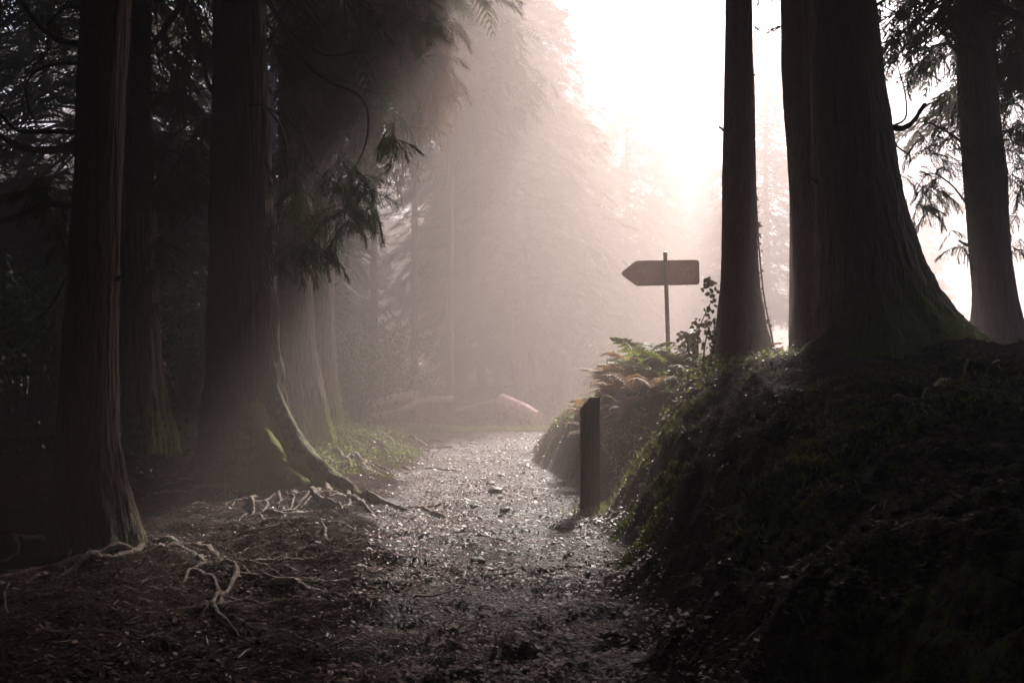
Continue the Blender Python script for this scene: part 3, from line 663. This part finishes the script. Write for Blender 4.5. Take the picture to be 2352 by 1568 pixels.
butt('R3', [(1960, 740, 9.2), (1880, 840, 8.5), (1830, 880, 8.1), (1780, 930, 7.7), (1750, 1000, 7.4)], .09, .05, 0.85, 'bark_smooth')
for px, r in [([(2040, 920), (2120, 900), (2200, 860), (2300, 830)], .025), ([(1890, 945), (1940, 930), (1980, 905)], .02)]:
    root('R3', px, r)

# ivy climbing the right edge of the slender trunk
def leaf_cloud(pts, nrm, size, g, jitter=1.0):
    B = Blades(); n = len(pts)
    d = unit(g.normal(0, 1, (n, 3))*jitter+np.array([0, 0, -0.4])); nn = unit(nrm+g.normal(0, 0.5*jitter, (n, 3)))
    L = size*g.uniform(0.6, 1.3, n)
    B.add(pts, pts+d*L[:, None], L*0.36, nn); return blade_mesh(B.arrays(), 0.45)
g = np.random.default_rng(5)
iv = []
for (Ya, Yb, n, s) in ((430, 560, 60, 7), (60, 75, 8, 8), (560, 700, 24, 5), (700, 860, 50, 9), (100, 420, 6, 3)):
    for i in range(n):
        Y = g.uniform(Ya, Yb); Xr = np.interp(Y, [0, 300, 500, 650, 750, 830, 880], [1726, 1730, 1735, 1745, 1760, 1782, 1800])
        iv.append(P(Xr+g.normal(3, s*.6), Y, 11.2+g.normal(0, .12)))
iv = np.array([tuple(p) for p in iv])
v, f = leaf_cloud(iv, np.array([.3, -1, .2]), 0.055, g)
mesh_obj('ivy', v, f, M['leaf_brown'], R1)
tube('ivy_stem', [P(1724, 60, 11.15), (P(1732, 200, 11.1)), P(1734, 330, 11.1), P(1738, 480, 11.1), P(1752, 660, 11.1), P(1782, 820, 11.1)], .007, .012, M['branch'], R1)

# ------------------------------------------------------------------ broadleaf shrubs in the left forest
def shrub_proto(seed, mat, leaf=0.055, n=5200):
    g = np.random.default_rng(seed)
    c = g.normal(0, 1, (38, 3))*np.array([.75, .75, .6])+np.array([0, 0, 1.5]); pts = []
    for q in c: pts.append(q+g.normal(0, 1, (n//38, 3))*np.array([.26, .26, .16]))
    pts = np.concatenate(pts); v, f = leaf_cloud(pts, np.array([0, 0, 1.0]), leaf*1.6, g)
    me = mesh_obj('leaves', v, f, mat); d1 = me.data; bpy.data.objects.remove(me)
    parts = []
    for q in c:
        p = smooth_path([(g.normal(0, .06), g.normal(0, .06), -.1), q*np.array([.4, .4, .5]), q], 8)
        parts.append(tube_arrays(p, np.linspace(.022, .006, len(p)), 5))
    bv, bf = join(parts); me = mesh_obj('stems', bv, bf, M['branch']); d2 = me.data; bpy.data.objects.remove(me)
    return d1, d2
SP = [shrub_proto(31, M['leaf']), shrub_proto(32, M['leaf'])]
def shrub(X, d, label, s, rot, v=0, zo=0.0):
    x = fx(X, d); root = empty('laurel_shrub', (x, d, h1(x, d)-0.1+zo), label, 'shrub', 'glossy shrubs under the left trees'); root.scale = (s, s, s); root.rotation_euler = (0, 0, rot)
    for nm, dd in zip(('leaves', 'stems'), SP[v]):
        o = bpy.data.objects.new(nm, dd); C.objects.link(o); o.parent = root
shrub(60, 11.5, 'dark glossy leaved shrub at the left edge behind the black trunk', 1.0, .3, 0)
shrub(440, 14.0, 'glossy shrub seen in the gap between second and third big trunks', 1.0, 1.3, 1)
shrub(130, 15.0, 'taller dim shrub further back at left edge', 1.5, 2.3, 1)
shrub(430, 18.0, 'taller shrub deeper in the gap between the left trunks', 1.6, 3.3, 0)
shrub(820, 19.0, 'bright speckled shrub right of the furthest mossy trunk', .95, 4.3, 0)
shrub(560, 21.0, 'dim shrub behind the thick dark trunk', 1.5, 5.3, 1)
shrub(880, 25.0, 'misty shrub among the conifers at the clearing edge', 1.1, .9, 1)
shrub(1400, 27.0, 'pale misty shrub left of the arrow sign foot', .95, 1.9, 0)

# ------------------------------------------------------------------ ferns on the bank
def frond_mesh(seed, mat):
    g = np.random.default_rng(seed); B = Blades()
    t = np.linspace(0, 1, 14); st = np.stack([t*0.78, 0.05*np.sin(2*t), 0.95*t-0.80*t**2.0], 1)
    B.add(st[:-1], st[1:], 0.006, (0, 0, 1)); B.add(st[:-1], st[1:], 0.006, (0, 1, 0))
    for i in range(2, 14):
        u = t[i]; L = 0.24*math.sin(min(1, (1-u)*1.5+0.05)*1.55)*g.uniform(.8, 1.1)
        for s in (-1, 1):
            d = unit([0.35, s, -0.25+g.normal(0, .12)]); e = st[i]+d*L
            B.add(st[i], e, 0.022, (0, 0, 1))
            m = 5; uu = np.linspace(.12, .9, m)[:, None]; q0 = st[i]+d*L*uu
            for s2 in (-1, 1):
                dd = unit(np.array([0.9*s2, 0.25*s, -0.3])); B.add(q0, q0+dd*(0.06*(1.1-uu)), 0.020, (0, 0, 1))
    v, f = blade_mesh(B.arrays()); o = mesh_obj('frond', v, f, mat); d = o.data; bpy.data.objects.remove(o); return d
FB = [frond_mesh(1, M['fern_brown']), frond_mesh(2, M['fern_brown'])]; FG = [frond_mesh(3, M['fern_green']), frond_mesh(4, M['fern_green'])]
rf = random.Random(4)
def fern(x, y, label, s=0.6, green=False, n=7, z=None, group='ferns on the bank by the sign'):
    root = empty('fern', (x, y, (h1(x, y) if z is None else z)), label, 'fern', group)
    for i in range(n):
        o = bpy.data.objects.new('frond', rf.choice(FG if green else FB)); C.objects.link(o); o.parent = root
        o.rotation_euler = (rf.uniform(-.25, .25), rf.uniform(-.65, .05), i*6.283/n+rf.uniform(-.3, .3)); k = s*rf.uniform(.7, 1.15); o.scale = (k, k, k)
    return root
FERN = [ (1340, 10.6, .55, 0, 'russet fern drooping over the bank edge beside the wooden post'),
 (1375, 11.2, .70, 0, 'large russet fern above the wooden post'), (1420, 11.0, .75, 0, 'russet fern arching in the middle of the fern patch'),
 (1475, 11.4, .85, 1, 'tall yellow green fern standing highest in the patch'), (1450, 10.4, .5, 0, 'low brown fern in front of the tall green one'),
 (1520, 11.0, .5, 1, 'low bright green fern left of the sign foot'), (1560, 11.6, .55, 1, 'green fern right against the sign foot'),
 (1600, 10.8, .45, 1, 'small green fern under the sapling stems'), (1500, 10.0, .42, 0, 'small dry fern on the litter below the sign'),
 (1395, 10.1, .42, 0, 'small dry fern just above the post top'), (1620, 11.9, .6, 1, 'pale green fern left of the slender trunk foot'),
 (1700, 11.0, .45, 1, 'green fern in front of the slender trunk foot'), (1745, 11.2, .5, 0, 'dry fern at the right foot of slender trunk'),
 (1790, 11.4, .45, 0, 'dry fern in gap between slender trunk and big trunks'), (1320, 11.6, .5, 0, 'brown fern at the left end of the patch'),
 (1440, 12.4, .7, 0, 'pale brown fern at the back of the patch')]
for X, d, s, gr, lab in FERN: fern(fx(X+(30 if X < 1400 else 0), d), d, lab, s*1.1, bool(gr), 9)

for i in range(15):
    X = rf.uniform(1325, 1640); d = rf.uniform(10.6, 13.2)
    fern(fx(X, d), d, 'brown bracken clump in the tangled patch round the sign foot', rf.uniform(.45, .75), rf.random() < .2, 8)
# ------------------------------------------------------------------ sapling, with stems and round leaves
sapx = fx(1600, 10.9)
sap = empty('sapling', (sapx, 10.9, h1(sapx, 10.9)), 'leafy sapling with bare curved stems between arrow sign and slender trunk', 'sapling')
STEMS = [[(1600, 880), (1603, 800), (1604, 760), (1625, 710), (1642, 680)], [(1612, 880), (1618, 800), (1626, 760), (1632, 740)], [(1590, 880), (1602, 800), (1600, 740)],
         [(1605, 870), (1592, 800), (1580, 770)], [(1588, 880), (1580, 800), (1570, 765)], [(1600, 878), (1560, 845), (1540, 820)], [(1642, 690), (1632, 665), (1628, 650)], [(1615, 870), (1640, 800), (1636, 762)]]
lv = []
gs = np.random.default_rng(9)
for s in STEMS:
    pts = [P(X, Y, 10.9+0.1*gs.normal()) for X, Y in s]
    tube('stem', pts, .013 if len(s) > 3 else .009, .004, M['branch'], sap, n=16, k=6)
    sm = smooth_path(pts, 16)
    for q in sm[len(sm)//2:]: lv += [q+gs.normal(0, .045, 3) for _ in range(3)]
for X, Y in ((1538, 815), (1545, 825), (1530, 817), (1572, 790), (1570, 800), (1576, 780), (1628, 650), (1634, 668), (1622, 655), (1566, 768), (1580, 800), (1585, 825), (1622, 760), (1636, 765), (1612, 790)):
    q = np.array(P(X, Y, 10.9)); lv += [q+gs.normal(0, .03, 3) for _ in range(3)]
lv = np.array(lv)
def round_leaves(pts, size, g):
    n = len(pts); d = unit(g.normal(0, 1, (n, 3))); nn = unit(g.normal(0, .5, (n, 3))+np.array([.1, -1, .3])); s = unit(np.cross(d, nn)); L = size*g.uniform(.6, 1.2, n)[:, None]
    pr = [(0, 0), (.25, .36), (.6, .42), (.9, .22), (1.05, 0), (.9, -.22), (.6, -.42), (.25, -.36)]
    v = np.stack([pts+d*L*a+s*L*b for a, b in pr], 1).reshape(-1, 3); return v, np.arange(len(v)).reshape(-1, 8)
v, f = round_leaves(lv, 0.07, gs); mesh_obj('leaves', v, f, M['leaf_brown'], sap)
# big leaves before the slender trunk
px_ = fx(1672, 10.2)
bl = empty('young_plant', (px_, 10.2, h1(px_, 10.2)), 'small plant with large yellow green leaves in front of slender trunk', 'plant')
q = np.array([tuple(P(X, Y, 10.2)) for X, Y in ((1680, 850), (1672, 858), (1688, 856), (1660, 862))])
tube('stem', [(px_, 10.2, h1(px_, 10.2)-.03), tuple(q[1])], .006, .004, M['branch'], bl, n=6, k=5)
gl = np.random.default_rng(3)
for i, (dx, dz) in enumerate(((.02, .16), (-.16, .02), (.13, .05), (-.06, .10))):
    a = q[i]; d = unit(np.array([dx, -.02, dz])); s = unit(np.cross(d, [0.1, -1, .3])); L = .19
    pr = [(0, 0), (.2, .24), (.5, .30), (.8, .2), (1.05, 0), (.8, -.2), (.5, -.30), (.2, -.24)]
    v = np.array([a+d*L*u+s*L*w_ for u, w_ in pr]); mesh_obj('leaf', v, np.arange(8).reshape(1, 8), M['leaf_yellow'], bl)

# ------------------------------------------------------------------ arrow sign
D = 12.3
sb = P(1538, 850, D); sz0 = h1(sb.x, D)
sign = empty('direction_sign', (sb.x, D, sz0), 'rusty brown arrow shaped direction sign pointing left on a thin pole', 'sign')
ptop = P(1528, 584, D)
tube('pole', [(sb.x, D, sz0-.3), (ptop.x, D, ptop.z)], .036, .031, M['steel'], sign, n=6, k=16)
tube('pole_cap', [(ptop.x, D, ptop.z-.01), (ptop.x, D, ptop.z+.02)], .036, .034, M['steel'], sign, n=3, k=16)
def plate(name, out, d0, d1, mat, parent, bev=0.0):
    """closed outline in photo points -> plate between two distances, drawn at distance D"""
    c = [P(X, Y, D) for X, Y in out]; n = len(c)
    v = [(p.x, d0, p.z) for p in c]+[(p.x, d1, p.z) for p in c]
    i = np.arange(n); qd = np.stack([i, i+n, (i+1) % n+n, (i+1) % n], 1)
    me = bpy.data.meshes.new(name); me.from_pydata(v, [], [list(range(n)), list(range(2*n-1, n-1, -1))]+[list(map(int, r)) for r in qd]); me.update()
    me.materials.append(mat); o = bpy.data.objects.new(name, me); C.objects.link(o); o.parent = parent; o.location = -Vector(parent.location); return o
def arc(cx, cy, r, a0, a1, n=6): return [(cx+r*math.cos(R(a0+(a1-a0)*i/n)), cy-r*math.sin(R(a0+(a1-a0)*i/n))) for i in range(n+1)]
def outline(m):
    return [(1429+m*1.2, 626), (1431+m, 622), (1460+m*.6, 599.5+m), (1466, 598+m)] + arc(1600, 603, 7-m, 90, 0) + arc(1601, 646, 7-m, 0, -90) + [(1466, 656-m), (1461+m*.6, 654-m), (1431+m, 632)]
plate('sign_panel', outline(0), D+.040, D+.052, M['sign'], sign)
ol, il = outline(0), outline(2.2)
def ringplate(name, o_, i_, d0, d1, mat):
    n = len(o_); a = [P(x, y, D) for x, y in o_]; b = [P(x, y, D) for x, y in i_]
    v = [(p.x, d0, p.z) for p in a]+[(p.x, d0, p.z) for p in b]+[(p.x, d1, p.z) for p in a]+[(p.x, d1, p.z) for p in b]
    i = np.arange(n); j = (i+1) % n
    f = np.concatenate([np.stack([i, j, j+n, i+n], 1), np.stack([i+n, j+n, j+3*n, i+3*n], 1), np.stack([i+2*n, i+3*n, j+3*n, j+2*n], 1), np.stack([i, i+2*n, j+2*n, j], 1)])
    return mesh_obj(name, v, f, mat, sign)
ringplate('rim', ol, il, D+.030, D+.060, M['sign_rim'])
def ring(cx, cy, ro, ri, mat='sign_mark', n=28, d=.0375):
    o_ = [(cx+ro*math.cos(2*math.pi*i/n), cy+ro*math.sin(2*math.pi*i/n)) for i in range(n)]; i_ = [(cx+ri*math.cos(2*math.pi*i/n), cy+ri*math.sin(2*math.pi*i/n)) for i in range(n)]
    return ringplate('sign_mark', o_, i_, D+d, D+.039, M[mat])
ring(1484, 620, 8, 5); ring(1572, 628, 14, 11.5); ring(1584, 628, 14, 11.5)
plate('sign_mark', [(1481, 617), (1487, 617), (1487, 623), (1481, 623)], D+.0376, D+.039, M['sign_mark'], sign)
for Y in (604, 652):
    plate('clamp', [(1521, Y-3), (1536, Y-3), (1536, Y+3), (1521, Y+3)], D-.040, D+.036, M['steel'], sign)

# wooden marker post with a sloped top
PD0 = 8.5
def box_poly(name, out, d0, d1, dd, mat, parent):
    c = [P(X, Y, dd) for X, Y in out]; n = len(c); v = [(p.x, d0, p.z) for p in c]+[(p.x, d1, p.z) for p in c]
    i = np.arange(n); me = bpy.data.meshes.new(name)
    me.from_pydata(v, [], [list(range(n)), list(range(2*n-1, n-1, -1))]+[[int(a), int(a+n), int((a+1) % n+n), int((a+1) % n)] for a in i]); me.update(); me.materials.append(mat)
    o = bpy.data.objects.new(name, me); C.objects.link(o); 
    bv = o.modifiers.new('bevel', 'BEVEL'); bv.width = .006; bv.segments = 2
    if parent: o.parent = parent; o.location = -Vector(parent.location)
    return o
pp = P(1356, 1165, PD0)
o = box_poly('wooden_post', [(1378, 912), (1356, 912), (1334, 938), (1335, 1195), (1379, 1195)], PD0, PD0+.14, PD0, M['post_wood'], None)
tag(o, 'dark wooden marker post with slanted top at the foot of the bank', 'post')

# ------------------------------------------------------------------ logs in the clearing
def log(px, d, r0, r1, label, mat, cut=True):
    w = [P(*p) for p in px]; p = smooth_path(w, 14); v, f, c = tube_arrays(p, np.linspace(r0, r1, len(p)), 18, 0.12, int(px[0][0]))
    n = len(p); base = empty('log', tuple(p[0]), label, 'log', 'fallen logs at the end of the path')
    mesh_obj('log_body', v, f, mat, base, True)
    i = np.arange(18)
    for nm, ring_, cc in (('cut_face', v[(n-1)*18:n*18], p[-1]), ('cut_face', v[:18], p[0])):
        mesh_obj(nm, np.concatenate([ring_, [cc]]), np.stack([i, (i+1) % 18, np.full(18, 18)], 1), M['log_cut'], base)
log([(1150, 922, 22.2), (1190, 940, 21.8), (1232, 962, 21.3)], 22, .24, .21, 'short thick log with pink peeled wood tilted at the end of the path', M['log_cut'])
log([(1050, 948, 22.6), (1105, 934, 22.4), (1165, 920, 22.2)], 22, .12, .10, 'thin pale log leaning up to the peeled one', M['log_bark'])
log([(780, 945, 20.6), (850, 930, 21), (900, 915, 21.4), (960, 905, 22)], 21, .10, .12, 'long bark covered log behind the mossy mound', M['log_bark'])
log([(800, 965, 20.3), (900, 950, 20.6), (960, 925, 21), (1010, 915, 21.3)], 21, .08, .10, 'second long log lying in front of the first one', M['log_bark'])
log([(945, 922, 21.8), (1000, 918, 22), (1040, 915, 22.4)], 21, .09, .07, 'small pale log piece in brushwood left of centre', M['log_bark'])
# cut stump beyond the log
def stump(X, d, Ytop, r, label):
    x = fx(X, d); z = h1(x, d); top = P(X, Ytop, d).z; base = empty('tree_stump', (x, d, z), label, 'stump')
    zs = np.linspace(z-.3, top, 16); pts = np.column_stack([x+0*zs, d+0*zs, zs])
    v, f, c = tube_arrays(pts, r*(1+.3*np.exp(-(zs-z).clip(0)/.25)), 30, .12, 3); mesh_obj('trunk', v, [f, c], M['bark_red'], base, True, {'moss': np.full(len(v), .2)})
    th = np.linspace(0, 2*np.pi, 30, endpoint=False); v = np.stack([x+r*.97*np.cos(th), d+r*.97*np.sin(th), top-.02+0*th], 1)
    mesh_obj('cut_face', np.concatenate([v, [[x, d, top+.01]]]), np.stack([np.arange(30), (np.arange(30)+1) % 30, np.full(30, 30)], 1), M['log_cut'], base)
stump(1292, 24, 818, .24, 'tall pale broken stump in mist left of the ferns')

# ------------------------------------------------------------------ ground cover
def scatter(n, xr, yr, g, near=2.0):
    """more of them close to the viewer"""
    u = g.random(n); y = yr[0]*(yr[1]/yr[0])**(u**near if near < 1 else u); x = g.uniform(xr[0], xr[1], n)*1.0
    return x, y
def edges(x, y):
    yc = np.clip(y, 0, 40); return x-np.interp(yc, KY, FOOT), np.interp(yc, KY, LEDGE)-x
g = np.random.default_rng(15)
# leaf litter
n = 190000
y = 2.6*(22/2.6)**g.random(n); x = g.uniform(-.62, .62, n)*y+g.normal(0, .2, n)
dr, dl = edges(x, y); dens = 0.35+0.65*(fbm(x*1.2, y*1.2, 0, 3, 61) > -0.1)
dens *= np.where(dr > .3, .5, 1)*np.where(dl > .3, .8, 1)
k = g.random(n) < dens; x, y = x[k], y[k]; n = len(x)
z = H(x, y)+g.uniform(.002, .014, n)
a = g.uniform(0, 6.283, n); L = g.uniform(.012, .036, n)*(0.8+0.045*y)*np.where(g.random(n) < .07, 1.9, 1)
tilt = g.normal(0, .35, n)
d3 = np.stack([np.cos(a), np.sin(a), np.sin(tilt)*.7], 1); nn = unit(np.stack([g.normal(0, .30, n), g.normal(0, .30, n), np.ones(n)], 1))
p = np.stack([x, y, z], 1)
v, f = blade_mesh([p-d3*L[:, None]*.5, p+d3*L[:, None]*.5, L*g.uniform(.22, .4, n), nn], .5)
lo = mesh_obj('leaf_litter', v, f, M['litter']); lo.data.materials.append(M['litter_shaded'])
lo.data.polygons.foreach_set('material_index', ((np.maximum(dr[k], dl[k]) > .25) & (g.random(n) > np.where(y > 8.8, .5, .12))).astype(np.int32))  # shaded leaf copy off the path, fewer where the bank is lit
tag(lo, 'wet brown leaf litter covering the path and bank', 'leaf litter', kind='stuff')
# small sticks
n = 1700
y = 2.8*(20/2.8)**g.random(n); x = g.uniform(-.6, .5, n)*y; a = g.uniform(0, 6.283, n); L = g.uniform(.015, .07, n)
p0 = np.stack([x-np.cos(a)*L, y-np.sin(a)*L, 0*x], 1); p1 = np.stack([x+np.cos(a)*L, y+np.sin(a)*L, 0*x], 1)
p0[:, 2] = H(p0[:, 0], p0[:, 1])+.012; p1[:, 2] = H(p1[:, 0], p1[:, 1])+.016
v, f = blade_mesh([p0, p1, np.full(n, .003)+L*.02, np.tile([0, 0, 1.0], (n, 1))+g.normal(0, .3, (n, 3))], .5)
tag(mesh_obj('twig_litter', v, f, M['twig']), 'small broken twigs scattered over the forest floor', 'twigs', kind='stuff')
# moss tufts on bank edge, mound and at the trunks
n = 90000
y = 4.5*(19/4.5)**g.random(n); x = np.where(g.random(n) < .55, np.interp(y, KY, FOOT)+g.exponential(1.1, n), np.interp(y, KY, LEDGE)-g.exponential(1.3, n))
dr, dl = edges(x, y)
mk = (fbm(x*1.1, y*1.1, 0, 3, 81) > -.05) & (((dr > .05)) | ((dl > .15) & (y > 8.5))) & (np.abs(x) < .68*y)
x, y = x[mk], y[mk]; n = len(x); z = H(x, y)
p0 = np.stack([x, y, z-.004], 1); hgt = g.uniform(.012, .04, n)
p1 = p0+np.stack([g.normal(0, .6, n), g.normal(0, .6, n), np.ones(n)], 1)*hgt[:, None]
v, f = blade_mesh([p0, p1, hgt*.22, g.normal(0, 1, (n, 3))], .4)
tag(mesh_obj('moss', v, f, M['moss']), 'green moss tufts on the bank and around the roots', 'moss', kind='stuff')
# low plants on the left mound and bank top
n = 22000
x = np.where(g.random(n) < .45, g.normal(-2.5, .7, n), .6+g.gamma(1.6, 1.0, n)); y = np.where(x < 0, g.uniform(10.5, 18.5, n), g.uniform(8.9, 14.8, n))
x = np.where(x > 0, x-.5+np.interp(y, KY, FOOT)*1.0-.1, x)
dr, dl = edges(x, y); mk = ((dl > .1) | (dr > .3)) & (fbm(x*1.7, y*1.7, 0, 2, 83) > -.15); x, y = x[mk], y[mk]; n = len(x)
p = np.stack([x, y, H(x, y)+np.abs(g.normal(0, .07, n))], 1); v, f = leaf_cloud(p, np.array([0, -.3, 1.]), .04, g)
tag(mesh_obj('ground_ivy', v, f, M['fern_green']), 'low leafy ground cover on the mound and bank', 'ground cover', kind='stuff')
# grass at the far end of the path
n = 26000
x = g.uniform(-9, 9, n); y = 20.4+g.exponential(.7, n)+.4*vnoise(x*1.2, x*0, 0, 3); z = H(x, y); p0 = np.stack([x, y, z], 1)
p1 = p0+np.stack([g.normal(0, .4, n), g.normal(0, .4, n), np.ones(n)], 1)*g.uniform(.05, .17, n)[:, None]
v, f = blade_mesh([p0, p1, np.full(n, .008), g.normal(0, 1, (n, 3))], .3)
n2 = 420; xx = .93+g.normal(0, .16, n2); yy = 8.5+g.normal(0, .16, n2); q0 = np.stack([xx, yy, H(xx, yy)], 1)
q1 = q0+np.stack([g.normal(0, .4, n2), g.normal(0, .4, n2), np.ones(n2)], 1)*g.uniform(.04, .13, n2)[:, None]
v2, f2 = blade_mesh([q0, q1, np.full(n2, .004), g.normal(0, 1, (n2, 3))], .3); f = np.concatenate([f, f2+len(v)]); v = np.concatenate([v, v2])
tag(mesh_obj('grass', v, f, M['grass']), 'short pale grass where the path meets the clearing', 'grass', kind='stuff')
# brushwood and bracken beyond the clearing
n = 46000
x = g.uniform(-13, 14, n); y = 21.2+g.random(n)**1.2*9
env = (0.25+0.45*sstep(21.2, 23, y))*(0.75+0.5*fbm(x*.6, y*.6, 0, 3, 87)); z = H(x, y)+np.abs(env)*g.random(n)
p0 = np.stack([x, y, z], 1); p1 = p0+unit(np.stack([g.normal(0, 1, n), g.normal(0, 1, n), g.normal(-.1, .6, n)], 1))*g.uniform(.08, .30, n)[:, None]
v, f = blade_mesh([p0, p1, g.uniform(.006, .022, n), g.normal(0, 1, (n, 3))], .4)
tag(mesh_obj('brushwood', v, f, M['brush']), 'tangled brown brushwood and bracken behind the clearing', 'brushwood', kind='stuff')
# undergrowth in the left forest
n = 30000
x = g.uniform(-16, -3.2, n); y = g.uniform(9, 26, n); z = H(x, y)+np.abs(g.normal(0, .22, n))*(fbm(x*.8, y*.8, 0, 2, 88) > 0)
v, f = leaf_cloud(np.stack([x, y, z], 1), np.array([0, 0, 1.]), .07, g)
tag(mesh_obj('undergrowth', v, f, M['leaf']), 'low dark undergrowth on the left forest floor', 'undergrowth', kind='stuff')

# stones on the path
def stone(X, Y, s, label, seed):
    x, y = ground_xy(X, Y); gg = np.random.default_rng(seed)
    import bmesh
    bm = bmesh.new(); bmesh.ops.create_icosphere(bm, subdivisions=3, radius=1)
    for vv in bm.verts:
        c = vv.co; nz = float(vnoise(np.array([c.x*1.6+seed]), np.array([c.y*1.6]), np.array([c.z*1.6]), seed)[0]); vv.co = c*(1+.28*nz); vv.co.z *= .55; vv.co.x *= 1.25
    me = bpy.data.meshes.new('stone'); bm.to_mesh(me); bm.free(); me.polygons.foreach_set('use_smooth', [True]*len(me.polygons)); me.materials.append(M['stone'])
    o = bpy.data.objects.new('stone', me); C.objects.link(o); o.location = (x, y, h1(x, y)+s*.15); o.scale = (s, s, s); o.rotation_euler = (0, 0, seed)
    tag(o, label, 'stone', 'stones lying on the path')
for i, (X, Y, s, lab) in enumerate([(1138, 1132, .085, 'largest flat stone right of path centre, the nearest of a close pair'), (1128, 1114, .06, 'flat stone just behind the largest stone'),
  (1090, 1166, .045, 'round dark stone alone in path centre'), (1152, 1095, .05, 'stone furthest up on the right of the path'), (1160, 1180, .05, 'stone on the right third beside scattered leaves'),
  (1098, 1290, .045, 'dark stone in the middle of the near path'), (985, 1135, .035, 'small stone on the left side of the path'), (1030, 1080, .03, 'tiny far stone left of path centre'), (1150, 1240, .03, 'small stone right of centre below the leaf patch')]):
    stone(X, Y, s, lab, i+1)
# fallen branches on the bank and the floor
def fallen(px, r, label, lift=.03):
    p = [ground_xy(*q) for q in px]; w = [(x, y, h1(x, y)+lift) for x, y in p]
    sm = smooth_path(w, 20); v, f, c = tube_arrays(sm, np.linspace(r, r*.4, len(sm)), 7, .3, int(px[0][0])); tag(mesh_obj('fallen_branch', v, [f, c], M['twig'], None, True), label, 'branch', 'sticks lying on the ground')
fallen([(1395, 968), (1470, 940), (1560, 905)], .012, 'long dark stick slanting up the littered bank below the ferns')
fallen([(1500, 925), (1560, 915), (1620, 885)], .011, 'thin stick in litter near the slender trunk')
fallen([(1360, 985), (1420, 960), (1500, 948)], .010, 'stick lying lowest on the littered bank right of the post')
fallen([(985, 1535), (1010, 1520), (1030, 1512)], .006, 'thin pale stick at the bottom of the picture')
fallen([(955, 1395), (1000, 1378), (1060, 1362)], .008, 'pale stick across the near path')
fallen([(1060, 1485), (1100, 1472)], .006, 'short stick right of the near path centre')
fallen([(560, 1226), (600, 1228), (640, 1224)], .014, 'short pale stick on the dark ground left of the path', .04)

# ------------------------------------------------------------------ haze
hx0, hx1, hy0, hy1, hz0, hz1 = -88., 88., -29., 148., -2., 19.
hv = [(x, y, z) for x in (hx0, hx1) for y in (hy0, hy1) for z in (hz0, hz1)]
hf = [[0, 1, 3, 2], [4, 6, 7, 5], [0, 4, 5, 1], [2, 3, 7, 6], [0, 2, 6, 4], [1, 5, 7, 3]]
hm = bpy.data.materials.new('haze_air'); hm.use_nodes = True; t = hm.node_tree; t.nodes.clear()
out = t.nodes.new('ShaderNodeOutputMaterial'); pv = t.nodes.new('ShaderNodeVolumePrincipled')
pv.inputs['Color'].default_value = HAZE_COL; pv.inputs['Density'].default_value = HAZE_DENS; pv.inputs['Anisotropy'].default_value = HAZE_G
t.links.new(pv.outputs[0], out.inputs['Volume'])
tag(mesh_obj('haze', hv, np.array(hf), hm), 'pale mist filling the forest air', 'haze', kind='stuff')
